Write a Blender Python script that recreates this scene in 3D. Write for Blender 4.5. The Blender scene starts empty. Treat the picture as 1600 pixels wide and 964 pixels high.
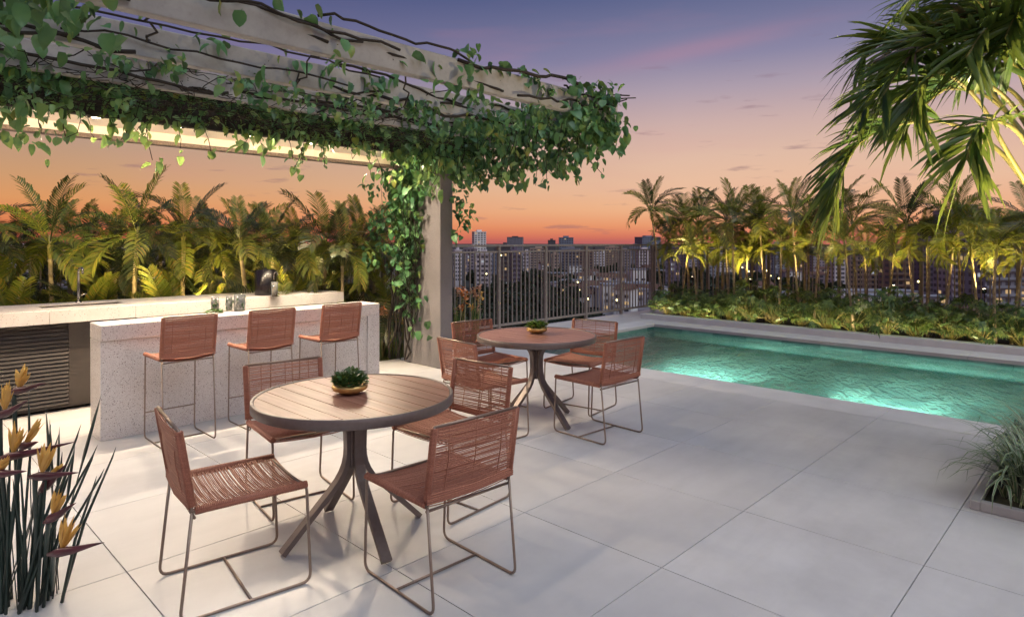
import bpy, bmesh, math, random
from mathutils import Vector, Matrix, Quaternion
S = bpy.context.scene
C = S.collection
PI = math.pi
R = math.radians
# ------------------------------------------------------------------ camera
# world x runs along the counter (towards the right vanishing point), y across it (towards the left one)
HC = 1.55
AZ = math.atan2(970, 1000)
cA, sA = math.cos(AZ), math.sin(AZ)
cam = bpy.data.objects.new('camera', bpy.data.cameras.new('camera'))
C.objects.link(cam)
cam.location = (0, 0, HC)
cam.rotation_euler = (R(90), 0, AZ - R(90))
cam.data.sensor_width = 36
cam.data.lens = 22.5
cam.data.shift_y = -0.065
cam.data.clip_end = 12000
cam.data.clip_start = 0.05
S.camera = cam

def ray(px, d, py=None):
    """a point at depth d seen in direction px (and height for py)"""
    l = (px - 800) / 1000 * d
    z = 0 if py is None else HC + (378 - py) / 1000 * d
    return Vector((l * sA + d * cA, -l * cA + d * sA, z))

def gz(px, py, z=0.):
    d = 1000 * (z - HC) / (378 - py)
    v = ray(px, d); v.z = z
    return v

# ------------------------------------------------------------------ sky
W = bpy.data.worlds.new('World'); S.world = W; W.use_nodes = True
wt = W.node_tree; wn = wt.nodes; wl = wt.links
for n in list(wn): wn.remove(n)

def s2l(c):
    c /= 255.
    return c / 12.92 if c <= .04045 else ((c + .055) / 1.055) ** 2.4
def col(r, g, b): return (s2l(r), s2l(g), s2l(b), 1)
def wnode(t, **k):
    n = wn.new(t)
    for a, b in k.items(): setattr(n, a, b)
    return n
def ramp_sky(stops):
    n = wnode('ShaderNodeValToRGB'); e = n.color_ramp.elements
    for i, (p, c) in enumerate(stops):
        x = e[i] if i < 2 else e.new(p)
        x.position = p; x.color = col(*c)
    return n
def wmath(op, a, b=None):
    n = wnode('ShaderNodeMath', operation=op)
    for i, v in enumerate((a, b)):
        if v is None: continue
        if isinstance(v, (int, float)): n.inputs[i].default_value = v
        else: wl.new(v, n.inputs[i])
    return n.outputs[0]
tc = wnode('ShaderNodeTexCoord'); sep = wnode('ShaderNodeSeparateXYZ')
wl.new(tc.outputs['Generated'], sep.inputs[0])
X_, Y_, Z_ = sep.outputs
hr = wmath('SQRT', wmath('ADD', wmath('MULTIPLY', X_, X_), wmath('MULTIPLY', Y_, Y_)))
tanel = wmath('DIVIDE', Z_, wmath('MAXIMUM', hr, .001))
el = wmath('DIVIDE', wmath('ARCTANGENT', tanel, 1), PI / 2)
rr = ramp_sky([(0, (186, 100, 96)), (.005, (216, 120, 96)), (.016, (235, 156, 112)), (.03, (239, 180, 138)), (.052, (235, 190, 158)), (.082, (224, 187, 166)), (.112, (205, 175, 170)),
               (.143, (174, 158, 172)), (.173, (138, 134, 164)), (.232, (92, 101, 140)), (.34, (64, 73, 116)), (1, (40, 46, 96))])
rl = ramp_sky([(0, (190, 92, 84)), (.005, (206, 104, 76)), (.018, (220, 130, 84)), (.035, (222, 154, 100)), (.055, (206, 156, 114)), (.085, (184, 152, 130)), (.112, (160, 132, 132)),
               (.143, (132, 120, 142)), (.173, (106, 104, 142)), (.232, (72, 80, 126)), (.34, (58, 66, 120)), (1, (40, 46, 96))])
wl.new(el, rr.inputs[0]); wl.new(el, rl.inputs[0])
# right-hand factor: azimuth against the view direction
az = wmath('DIVIDE', wmath('SUBTRACT', wmath('MULTIPLY', X_, sA), wmath('MULTIPLY', Y_, cA)), wmath('MAXIMUM', hr, .001))
fz = wnode('ShaderNodeMapRange'); wl.new(az, fz.inputs[0])
fz.inputs[1].default_value = -.6; fz.inputs[2].default_value = .25
mx = wnode('ShaderNodeMix', data_type='RGBA'); wl.new(fz.outputs[0], mx.inputs[0]); wl.new(rl.outputs[0], mx.inputs[6]); wl.new(rr.outputs[0], mx.inputs[7])
# thin streaks of cloud
mp = wnode('ShaderNodeMapping'); wl.new(tc.outputs['Generated'], mp.inputs[0]); mp.inputs['Scale'].default_value = (6.5, 6.5, 46)
nz = wnode('ShaderNodeTexNoise'); wl.new(mp.outputs[0], nz.inputs[0]); nz.inputs['Scale'].default_value = 1.6; nz.inputs['Detail'].default_value = 6; nz.inputs['Roughness'].default_value = .55
cr = wnode('ShaderNodeMapRange'); wl.new(nz.outputs[0], cr.inputs[0]); cr.inputs[1].default_value = .62; cr.inputs[2].default_value = .72
lowm = wnode('ShaderNodeMapRange'); wl.new(el, lowm.inputs[0]); lowm.inputs[1].default_value = .22; lowm.inputs[2].default_value = .1
cf = wmath('MULTIPLY', wmath('MULTIPLY', cr.outputs[0], lowm.outputs[0]), .42)
mx2 = wnode('ShaderNodeMix', data_type='RGBA'); wl.new(cf, mx2.inputs[0]); wl.new(mx.outputs[2], mx2.inputs[6]); mx2.inputs[7].default_value = col(128, 96, 112)
# soft pink wisps higher up
mp3 = wnode('ShaderNodeMapping'); wl.new(tc.outputs['Generated'], mp3.inputs[0]); mp3.inputs['Scale'].default_value = (2.2, 2.2, 13); mp3.inputs['Location'].default_value = (.7, 2.1, .3)
nz3 = wnode('ShaderNodeTexNoise'); wl.new(mp3.outputs[0], nz3.inputs[0]); nz3.inputs['Scale'].default_value = 1.3; nz3.inputs['Detail'].default_value = 4
cr3 = wnode('ShaderNodeMapRange'); wl.new(nz3.outputs[0], cr3.inputs[0]); cr3.inputs[1].default_value = .52; cr3.inputs[2].default_value = .72
hm = wnode('ShaderNodeMapRange'); wl.new(el, hm.inputs[0]); hm.inputs[1].default_value = .26; hm.inputs[2].default_value = .19
du = wmath('DIVIDE', wmath('SUBTRACT', az, .255), .13)
dv = wmath('DIVIDE', wmath('SUBTRACT', wmath('SUBTRACT', el, .177), wmath('MULTIPLY', wmath('SUBTRACT', az, .255), .09)), .0085)
ga = wmath('EXPONENT', wmath('MULTIPLY', wmath('ADD', wmath('MULTIPLY', du, du), wmath('MULTIPLY', dv, dv)), -1), 0)
cf3 = wmath('ADD', wmath('MULTIPLY', wmath('MULTIPLY', cr3.outputs[0], hm.outputs[0]), .14), wmath('MULTIPLY', ga, wmath('ADD', wmath('MULTIPLY', nz3.outputs[0], .5), .02)))
mx3 = wnode('ShaderNodeMix', data_type='RGBA'); wl.new(cf3, mx3.inputs[0]); wl.new(mx2.outputs[2], mx3.inputs[6]); mx3.inputs[7].default_value = col(214, 140, 150)
bg = wnode('ShaderNodeBackground'); wl.new(mx3.outputs[2], bg.inputs[0]); bg.inputs[1].default_value = 1.0
wo = wnode('ShaderNodeOutputWorld'); wl.new(bg.outputs[0], wo.inputs[0])

# added broad soft fill, brightening the dusk terrace (one sun lamp, very wide)
sd = bpy.data.lights.new('sun', 'SUN'); sd.energy = 1.85; sd.angle = R(66); sd.color = (.93, .97, 1)
sun = bpy.data.objects.new('sun', sd); C.objects.link(sun)
_d = Vector((.0, -.62, 1.0)).normalized()   # towards the light: high, from behind and right of the camera
sun.rotation_euler = (-_d).to_track_quat('-Z', 'Y').to_euler()
S.view_settings.view_transform = 'Standard'; S.view_settings.look = 'None'
S.view_settings.exposure = 0; S.view_settings.gamma = 1
try:
    S.cycles.max_bounces = 8; S.cycles.transparent_max_bounces = 12; S.cycles.caustics_reflective = False; S.cycles.caustics_refractive = False
    S.cycles.sample_clamp_indirect = 60
except Exception: pass

# ------------------------------------------------------------------ materials
class NT:
    def __init__(s, name):
        s.m = bpy.data.materials.new(name); s.m.use_nodes = True
        s.t = s.m.node_tree; s.n = s.t.nodes; s.l = s.t.links
        s.b = s.n['Principled BSDF']; s.out = s.n['Material Output']
    def new(s, t, ins={}, **k):
        n = s.n.new(t)
        for a, b in k.items(): setattr(n, a, b)
        for a, b in ins.items():
            if isinstance(b, bpy.types.NodeSocket): s.l.new(b, n.inputs[a])
            else: n.inputs[a].default_value = b
        return n
    def co(s, scale=(1, 1, 1), kind='Object', rot=(0, 0, 0)):
        tc = s.new('ShaderNodeTexCoord')
        return s.new('ShaderNodeMapping', {0: tc.outputs[kind], 'Scale': scale, 'Rotation': rot}).outputs[0]
    def noise(s, v, sc, det=4, ro=.5, out=0):
        return s.new('ShaderNodeTexNoise', {0: v, 'Scale': sc, 'Detail': det, 'Roughness': ro}).outputs[out]
    def rng(s, v, a, b, c=0., d=1.):
        return s.new('ShaderNodeMapRange', {0: v, 1: a, 2: b, 3: c, 4: d}).outputs[0]
    def mix(s, f, a, b, blend='MIX'):
        n = s.new('ShaderNodeMix', data_type='RGBA', blend_type=blend)
        for i, v in ((0, f), (6, a), (7, b)):
            if isinstance(v, bpy.types.NodeSocket): s.l.new(v, n.inputs[i])
            else: n.inputs[i].default_value = v if i == 0 else (*v[:3], 1)
        return n.outputs[2]
    def base(s, v, rough=.6, **k):
        if isinstance(v, bpy.types.NodeSocket): s.l.new(v, s.b.inputs['Base Color'])
        else: s.b.inputs['Base Color'].default_value = (*v[:3], 1)
        if isinstance(rough, bpy.types.NodeSocket): s.l.new(rough, s.b.inputs['Roughness'])
        else: s.b.inputs['Roughness'].default_value = rough
        for a, b in k.items(): s.b.inputs[a.replace('_', ' ')].default_value = b
        return s
    def bump(s, v, st=.3, dist=.01):
        n = s.new('ShaderNodeBump', {'Height': v, 'Strength': st, 'Distance': dist}); s.l.new(n.outputs[0], s.b.inputs['Normal'])
    def oi(s): return s.new('ShaderNodeObjectInfo').outputs['Random']
    def isl(s): return s.new('ShaderNodeNewGeometry').outputs['Random Per Island']
    def stops(s, f, st):
        n = s.new('ShaderNodeValToRGB', {0: f}); e = n.color_ramp.elements
        for i, (p, c) in enumerate(st):
            x = e[i] if i < 2 else e.new(p)
            x.position = p; x.color = (*c, 1)
        return n.outputs[0]

def m_plain(name, c, rough=.5, var=.12, sc=20, metal=0., bump=0.):
    t = NT(name); v = t.co()
    n = t.noise(v, sc)
    t.base(t.mix(t.rng(n, .3, .7), [x * (1 - var) for x in c], [min(1, x * (1 + var)) for x in c]), rough, Metallic=metal)
    if bump: t.bump(n, bump, .005)
    return t.m

def m_tile():
    t = NT('porcelain_floor'); v = t.co(kind='Object')
    g = t.new('ShaderNodeNewGeometry').outputs['Position']
    big = t.noise(g, 1.3, 5, .6); fine = t.noise(g, 9, 6, .65)
    st = t.new('ShaderNodeMapping', {0: g, 'Scale': (.6, 3.2, 1)}).outputs[0]
    cl = t.noise(st, 2.2, 5, .6)
    a = t.mix(t.rng(big, .35, .68), (.50, .49, .485), (.64, .63, .62))
    b = t.mix(t.rng(cl, .5, .75, 0, .35), a, (.46, .45, .45))
    c = t.mix(t.rng(fine, .45, .8, 0, .22), b, (.70, .69, .68))
    o = t.oi()
    st2 = t.rng(t.noise(g, .8, 7, .7), .55, .72, 0, .2)
    d = t.mix(st2, t.mix(t.rng(o, 0, 1, 0, .5), c, (.50, .485, .47)), (.40, .385, .37))
    t.base(d, t.rng(cl, .3, .7, .34, .5)); t.bump(fine, .05, .002)
    return t.m
def m_terrazzo():
    t = NT('terrazzo'); g = t.new('ShaderNodeNewGeometry').outputs['Position']
    v1 = t.new('ShaderNodeTexVoronoi', {0: g, 'Scale': 92., 'Randomness': 1.}); v2 = t.new('ShaderNodeTexVoronoi', {0: g, 'Scale': 180.})
    chip = t.rng(v1.outputs['Distance'], .30, .36, 1, 0)
    sepc = t.new('ShaderNodeSeparateColor', {0: v1.outputs['Color']})
    cc = t.stops(sepc.outputs[0], [(0, (.10, .075, .07)), (.22, (.22, .16, .14)), (.4, (.40, .31, .26)), (.6, (.62, .58, .55)), (.8, (.78, .76, .74)), (1, (.32, .29, .29))])
    pick = t.new('ShaderNodeMath', {0: t.rng(sepc.outputs[1], .45, .5), 1: chip}, operation='MULTIPLY').outputs[0]
    basec = t.mix(t.rng(t.noise(g, 3, 3), .3, .7), (.60, .565, .54), (.68, .65, .63))
    a = t.mix(pick, basec, cc)
    s2 = t.new('ShaderNodeSeparateColor', {0: v2.outputs['Color']})
    p2 = t.new('ShaderNodeMath', {0: t.rng(s2.outputs[1], .7, .74), 1: t.rng(v2.outputs['Distance'], .3, .38, 1, 0)}, operation='MULTIPLY').outputs[0]
    t.base(t.mix(p2, a, (.27, .22, .21)), .38)
    return t.m
def m_wood():
    t = NT('teak'); v = t.co((22, 1.4, 22))
    o = t.oi()
    w = t.new('ShaderNodeVectorMath', {0: v}, operation='ADD'); t.l.new(t.new('ShaderNodeCombineXYZ', {0: t.rng(o, 0, 1, 0, 90), 1: t.rng(o, 0, 1, 0, 37)}).outputs[0], w.inputs[1])
    n = t.noise(w.outputs[0], 1.6, 8, .62)
    a = t.stops(n, [(.25, (.15, .062, .042)), (.5, (.31, .145, .10)), (.75, (.45, .24, .17))])
    b = t.mix(t.rng(o, 0, 1, 0, .45), a, (.16, .07, .045))
    t.base(b, .36); t.bump(n, .25, .003)
    return t.m
def m_concrete():
    t = NT('textured_render'); g = t.new('ShaderNodeNewGeometry').outputs['Position']
    n = t.noise(g, 60, 6, .7); b = t.noise(g, 1.7, 4)
    t.base(t.mix(t.rng(b, .3, .7), t.mix(n, (.11, .10, .105), (.20, .185, .19)), (.22, .205, .21)), .85); t.bump(n, .6, .012)
    return t.m
def m_beam():
    t = NT('painted_beam'); g = t.new('ShaderNodeNewGeometry').outputs['Position']
    n = t.noise(g, 2.3, 6, .6); f = t.noise(g, 30, 4)
    a = t.mix(t.rng(n, .32, .7), (.26, .25, .24), (.40, .39, .375))
    t.base(t.mix(t.rng(f, .5, .8, 0, .3), a, (.16, .15, .14)), .75); t.bump(f, .2, .004)
    return t.m
def m_leaf(name, stops, rough=.38, trans=.25, isl=True):
    t = NT(name)
    r = t.isl() if isl else t.oi()
    g = t.new('ShaderNodeNewGeometry').outputs['Position']
    n = t.noise(g, 14, 3)
    f = t.new('ShaderNodeMath', {0: t.rng(r, 0, 1, 0, .8), 1: t.rng(n, .3, .7, 0, .2)}, operation='ADD').outputs[0]
    c = t.stops(f, stops)
    t.base(c, rough)
    tr = t.new('ShaderNodeBsdfTranslucent', {0: t.mix(.35, c, (.5, .55, .08))})
    m = t.new('ShaderNodeMixShader', {0: trans, 1: t.b.outputs[0], 2: tr.outputs[0]})
    t.l.new(m.outputs[0], t.out.inputs[0])
    return t.m
def m_water():
    t = NT('pool_water'); g = t.new('ShaderNodeNewGeometry').outputs['Position']
    a = t.new('ShaderNodeMapping', {0: g, 'Scale': (1, 1, 1), 'Rotation': (0, 0, .5)}).outputs[0]
    a2 = t.new('ShaderNodeMapping', {0: t.new('ShaderNodeMapping', {0: g, 'Rotation': (0, 0, -.38)}).outputs[0], 'Scale': (.32, 1.0, 1)}).outputs[0]
    n1 = t.new('ShaderNodeTexNoise', {0: a2, 'Scale': 12., 'Detail': 3., 'Roughness': .5, 'Distortion': .5}).outputs[0]
    n2 = t.noise(a, 13, 2)
    s = t.new('ShaderNodeMath', {0: n1, 1: t.rng(n2, 0, 1, 0, .22)}, operation='ADD').outputs[0]
    bm = t.new('ShaderNodeBump', {'Height': s, 'Strength': 1., 'Distance': .05}); bm2 = t.new('ShaderNodeBump', {'Height': s, 'Strength': .5, 'Distance': .016})
    gl = t.new('ShaderNodeBsdfGlossy', {'Color': (1, 1, 1, 1), 'Roughness': .02, 'Normal': bm.outputs[0]})
    rf = t.new('ShaderNodeBsdfRefraction', {'Color': (.62, .93, .88, 1), 'Roughness': 0., 'IOR': 1.33, 'Normal': bm2.outputs[0]})
    fr = t.new('ShaderNodeFresnel', {'IOR': 1.5, 'Normal': bm.outputs[0]})
    t.l.new(t.new('ShaderNodeMixShader', {0: fr.outputs[0], 1: rf.outputs[0], 2: gl.outputs[0]}).outputs[0], t.out.inputs[0])
    t.n.remove(t.b)
    return t.m
def m_emit(name, c, st):
    t = NT(name); t.base((.02, .02, .02), .4)
    t.b.inputs['Emission Color'].default_value = (*c, 1); t.b.inputs['Emission Strength'].default_value = st
    return t.m
def m_pooltile():
    t = NT('pool_stone_tile'); g = t.new('ShaderNodeNewGeometry').outputs['Position']
    n = t.noise(g, 5, 5, .6); o = t.oi()
    a = t.mix(t.rng(n, .3, .7), (.16, .34, .29), (.31, .54, .46))
    t.base(t.mix(t.rng(o, 0, 1, 0, .6), a, (.06, .15, .14)), .4)
    return t.m
def m_rope():
    t = NT('terracotta_rope'); g = t.new('ShaderNodeNewGeometry').outputs['Position']
    n = t.noise(g, 220, 2); r = t.isl()
    a = t.mix(t.rng(n, .3, .7), (.33, .125, .078), (.52, .225, .14))
    t.base(t.mix(t.rng(r, 0, 1, 0, .4), a, (.20, .065, .04)), .6); t.bump(n, .4, .002)
    return t.m
def m_grassy():
    t = NT('lawn_soil'); g = t.new('ShaderNodeNewGeometry').outputs['Position']
    t.base(t.mix(t.noise(g, 30, 4), (.03, .035, .015), (.08, .075, .035)), .95); t.bump(t.noise(g, 60, 4), .8, .02)
    return t.m
def m_striped():
    t = NT('variegated_blade')
    uv = t.new('ShaderNodeUVMap').outputs[0]; sx = t.new('ShaderNodeSeparateXYZ', {0: uv}).outputs[0]
    d = t.new('ShaderNodeMath', {0: sx, 1: .5}, operation='SUBTRACT').outputs[0]
    ab = t.new('ShaderNodeMath', {0: d}, operation='ABSOLUTE').outputs[0]
    t.base(t.mix(t.rng(ab, .24, .34), (.09, .17, .08), (.36, .40, .27)), .45)
    return t.m
def m_far(name, c):
    return m_plain(name, c, .8, .15, .15)

M = dict(
    tile=m_tile(), terrazzo=m_terrazzo(), teak=m_wood(), render=m_concrete(), beam=m_beam(), water=m_water(), pooltile=m_pooltile(), rope=m_rope(), soil=m_grassy(), striped=m_striped(),
    coping=m_plain('coping_stone', (.64, .62, .60), .5, .07, 4, bump=.05),
    grout=m_plain('grout', (.30, .285, .275), .9, .1, 30),
    poolgrout=m_plain('pool_grout', (.05, .20, .17), .6, .1, 30),
    bronze=m_plain('taupe_metal', (.17, .135, .12), .42, .08, 40, .35),
    chairmetal=m_plain('champagne_metal', (.27, .205, .16), .36, .08, 60, .55),
    rail=m_plain('railing_paint', (.29, .245, .21), .5, .1, 15, .2),
    slat=m_plain('louvre_paint', (.05, .04, .034), .55, .12, 12),
    dark=m_plain('dark_recess', (.03, .025, .022), .8, .1, 10),
    soffit=m_plain('soffit_plaster', (.78, .70, .60), .8, .03, 3),
    rim=m_plain('granite_edge', (.17, .13, .11), .7, .5, 90),
    steel=m_plain('steel', (.5, .49, .47), .25, .05, 30, .9),
    black=m_plain('black_lacquer', (.012, .010, .012), .22, .1, 10),
    amber=m_plain('amber_glass', (.42, .22, .10), .2, .1, 20),
    brass=m_plain('aged_brass', (.55, .36, .13), .28, .25, 25, .7),
    planter=m_plain('planter_stone', (.36, .355, .35), .6, .08, 8),
    bark=m_plain('vine_bark', (.022, .016, .012), .9, .3, 40, bump=.5),
    palmtrunk=m_plain('palm_trunk', (.46, .37, .23), .6, .3, 22, bump=.3),
    rachis=m_plain('palm_rachis', (.30, .27, .08), .5, .2, 14),
    vine=m_leaf('vine_leaf', [(0, (.018, .07, .035)), (.3, (.045, .15, .07)), (.6, (.09, .24, .09)), (.85, (.17, .29, .08)), (.96, (.30, .30, .07)), (1, (.30, .15, .05))], .4),
    dryleaf=m_leaf('dry_leaf', [(0, (.16, .12, .05)), (1, (.28, .17, .08))], .5),
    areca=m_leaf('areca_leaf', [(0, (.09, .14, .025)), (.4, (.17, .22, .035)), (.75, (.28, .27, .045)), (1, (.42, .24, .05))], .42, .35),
    arecashade=m_leaf('areca_shade_leaf', [(0, (.016, .028, .014)), (.5, (.035, .055, .02)), (1, (.11, .075, .025))], .45, .15),  # areca leaf colour darkened to stand for shade among the palms
    bigpalm=m_leaf('big_palm_leaf', [(0, (.05, .11, .03)), (.45, (.12, .22, .045)), (.8, (.25, .33, .06)), (1, (.38, .36, .09))], .3, .25, False),
    bigpalm_i=m_leaf('big_palm_leaflets', [(0, (.035, .08, .025)), (.5, (.085, .17, .035)), (1, (.22, .30, .055))], .32, .25),
    bigdry=m_leaf('big_palm_dry', [(0, (.13, .085, .07)), (1, (.24, .16, .12))], .5, .2),
    shrub=m_leaf('shrub_leaf', [(0, (.035, .085, .04)), (.4, (.08, .17, .06)), (.75, (.17, .27, .08)), (1, (.34, .38, .10))], .35, .2),
    succulent=m_leaf('succulent_leaf', [(0, (.03, .08, .015)), (.6, (.09, .19, .03)), (1, (.24, .32, .05))], .4, .15),
    fern=m_leaf('fern_leaf', [(0, (.015, .055, .015)), (.6, (.035, .11, .03)), (1, (.07, .17, .045))], .45, .15),
    bop_stem=m_plain('bird_stem', (.028, .05, .04), .4, .4, 12),
    bop_dry=m_plain('dry_stem', (.38, .30, .14), .6, .3, 20),
    bract=m_plain('red_bract', (.085, .02, .028), .38, .5, 9),
    sepal=m_leaf('yellow_sepal', [(0, (.62, .30, .06)), (.5, (.72, .42, .11)), (1, (.80, .52, .20))], .45, .25),
    orange=m_leaf('orange_bract', [(0, (.55, .10, .03)), (.5, (.70, .22, .05)), (1, (.75, .42, .22))], .45, .2),
    peach=m_leaf('peach_bract', [(0, (.62, .30, .20)), (1, (.75, .48, .34))], .45, .2),
    grass=m_leaf('grass_blade', [(0, (.05, .07, .015)), (1, (.13, .15, .04))], .6, .2),
    lamp=m_emit('lamp_lens', (1, .8, .55), 14),
    poollamp=m_emit('pool_lamp_lens', (.7, 1, .88), 20),
    poolglow=m_emit('pool_floor_lens', (.75, 1, .9), 1.6),
    city=m_plain('city_ground_mix', (.022, .028, .024), .95, .5, .02),
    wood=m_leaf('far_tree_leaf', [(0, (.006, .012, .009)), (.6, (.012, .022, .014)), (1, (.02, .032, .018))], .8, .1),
    jar=m_plain('jar_glass', (.66, .63, .56), .15, .6, 60),
)
# clear glass for the tumblers
def m_glass():
    t = NT('clear_glass'); t.base((.9, .93, .9), .03, IOR=1.45); t.b.inputs['Transmission Weight'].default_value = .85
    return t.m
M['glass'] = m_glass()

# ------------------------------------------------------------------ mesh helpers
class MB:
    def __init__(s): s.v = []; s.f = []; s.uv = None
    def add(s, vs, fs, mat=None):
        o = len(s.v)
        s.v += [tuple(mat @ Vector(p)) if mat is not None else tuple(p) for p in vs]
        s.f += [tuple(o + i for i in f) for f in fs]
        return s
    def box(s, a, b, mat=None):
        x0, y0, z0 = a; x1, y1, z1 = b
        return s.add([(x0, y0, z0), (x1, y0, z0), (x1, y1, z0), (x0, y1, z0), (x0, y0, z1), (x1, y0, z1), (x1, y1, z1), (x0, y1, z1)],
                     [(0, 3, 2, 1), (4, 5, 6, 7), (0, 1, 5, 4), (1, 2, 6, 5), (2, 3, 7, 6), (3, 0, 4, 7)], mat)
    def bbox(s, a, b, c=.004, mat=None):
        """box with chamfered edges"""
        bm = bmesh.new(); bmesh.ops.create_cube(bm, size=1)
        for v in bm.verts: v.co = Vector([(a[i] + b[i]) / 2 + v.co[i] * (b[i] - a[i]) for i in range(3)])
        bmesh.ops.bevel(bm, geom=bm.edges[:], offset=c, segments=1, affect='EDGES')
        bm.verts.index_update()
        vs = [v.co[:] for v in bm.verts]; fs = [tuple(v.index for v in f.verts) for f in bm.faces]; bm.free()
        return s.add(vs, fs, mat)
    def tube(s, pts, r, n=6, cap=True, flat=1., mat=None):
        pts = [Vector(p) for p in pts]; N = len(pts)
        rs = r if isinstance(r, (list, tuple)) else [r] * N
        vs = []; up = None
        for i, p in enumerate(pts):
            d = (pts[min(i + 1, N - 1)] - pts[max(i - 1, 0)])
            d = d.normalized() if d.length > 1e-9 else Vector((0, 0, 1))
            if up is None:
                ref = Vector((0, 0, 1)) if abs(d.z) < .9 else Vector((1, 0, 0))
                up = (ref - d * ref.dot(d)).normalized()
            else:
                u2 = up - d * up.dot(d)
                up = u2.normalized() if u2.length > 1e-6 else up
            sd_ = d.cross(up)
            for k in range(n):
                a = 2 * PI * k / n + PI / n
                vs.append(p + up * math.cos(a) * rs[i] * flat + sd_ * math.sin(a) * rs[i])
        fs = [(i * n + k, i * n + (k + 1) % n, (i + 1) * n + (k + 1) % n, (i + 1) * n + k) for i in range(N - 1) for k in range(n)]
        if cap: fs += [tuple(range(n - 1, -1, -1)), tuple((N - 1) * n + k for k in range(n))]
        return s.add(vs, fs, mat)
    def lathe(s, prof, n=20, mat=None):
        vs = [(r * math.cos(2 * PI * k / n), r * math.sin(2 * PI * k / n), z) for r, z in prof for k in range(n)]
        fs = [(i * n + k, i * n + (k + 1) % n, (i + 1) * n + (k + 1) % n, (i + 1) * n + k) for i in range(len(prof) - 1) for k in range(n)]
        return s.add(vs, fs, mat)
    def mesh(s, name, mat, smooth=False):
        me = bpy.data.meshes.new(name); me.from_pydata(s.v, [], s.f); me.update()
        if mat: me.materials.append(mat)
        if smooth: me.polygons.foreach_set('use_smooth', [True] * len(me.polygons))
        return me
    def build(s, name, mat, parent=None, smooth=False, **k):
        return link(name, s.mesh(name, mat, smooth), parent, **k)

def link(name, me, parent=None, label=None, cat=None, group=None, kind=None, loc=None, mat=None):
    o = bpy.data.objects.new(name, me); C.objects.link(o)
    if parent is not None: o.parent = parent
    if label: o['label'] = label
    if cat: o['category'] = cat
    if group: o['group'] = group
    if kind: o['kind'] = kind
    if loc is not None: o.location = loc
    if mat is not None: o.matrix_basis = mat
    return o
def thing(name, label, cat, loc=(0, 0, 0), rz=0, group=None, kind=None):
    o = link(name, None, None, label, cat, group, kind, loc); o.rotation_euler = (0, 0, rz); o.empty_display_size = .1
    return o
def copy_thing(src, loc, rz, label, group=None):
    r = src.copy(); C.objects.link(r); r.location = loc; r.rotation_euler = (0, 0, rz); r['label'] = label
    if group: r['group'] = group
    for ch in [o for o in src.children]:
        c = ch.copy(); C.objects.link(c); c.parent = r
        for g in ch.children:
            q = g.copy(); C.objects.link(q); q.parent = c
    return r
def rounded(pts, rad, n=4, closed=False):
    """polyline with rounded corners"""
    pts = [Vector(p) for p in pts]; out = []
    N = len(pts)
    for i, p in enumerate(pts):
        if not closed and i in (0, N - 1): out.append(p); continue
        a, b = pts[i - 1], pts[(i + 1) % N]
        r = rad[i] if isinstance(rad, (list, tuple)) else rad
        r1 = min(r, (a - p).length * .45); r2 = min(r, (b - p).length * .45)
        q0 = p + (a - p).normalized() * r1; q2 = p + (b - p).normalized() * r2
        for k in range(n + 1):
            t = k / n; out.append(q0 * (1 - t) ** 2 + p * 2 * t * (1 - t) + q2 * t * t)
    return out
def rotz(a): return Matrix.Rotation(a, 4, 'Z')

# ------------------------------------------------------------------ terrace floor
TS = .893
rnd = random.Random(5)
def slab(name, a, b, mat, label=None, kind='structure'):
    return MB().box(a, b).build(name, mat, kind=kind)
FX1 = 6.296            # where the near pool coping starts
floor = link('floor', MB().box((-3, -3, -.25), (FX1, 7.02, -.012)).box((7.1, 6.98, -.25), (12.95, 8.0, -.012)).box((-3, 7.02, -.25), (5.0, 8.02, -.03)).mesh('floor', M['grout']), kind='structure')
tile_cache = {}
def floor_tile(x0, y0, x1, y1, zt=0.):
    g = .0022
    w, d = x1 - x0 - 2 * g, y1 - y0 - 2 * g
    if w < .03 or d < .03: return
    key = (round(w, 3), round(d, 3))
    if key not in tile_cache:
        tile_cache[key] = MB().bbox((0, 0, -.012), (w, d, 0), .0012).mesh('floor_tile', M['tile'])
    link('tile', tile_cache[key], floor, loc=(x0 + g, y0 + g, zt))
us = [2.685 + TS * k for k in range(-6, 5)]
vs_ = [1.612 + TS * k for k in range(-4, 8)]
def cells(lines, lo, hi):
    L = [lo] + [x for x in lines if lo + .01 < x < hi - .01] + [hi]
    return list(zip(L[:-1], L[1:]))
for a, b in cells(us, -2.7, FX1):
    for c, d in cells(vs_, -2, 7.02):
        if b > 1.345 and a < 3.85 and False: continue
        floor_tile(a, c, b, d)
# deck between the pool end and the railing
for a, b in cells([7.1 + TS * k for k in range(1, 8)], 7.1, 12.9):
    floor_tile(a, 6.98, b, 7.98)
# building block carrying the terrace
MB().box((-3.3, -3.3, -1.9), (13.1, 12.5, -1.45)).box((-3, -3, -36), (13, 12.4, -1.9)).build('roof_slab', M['beam'], kind='structure')

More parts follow.
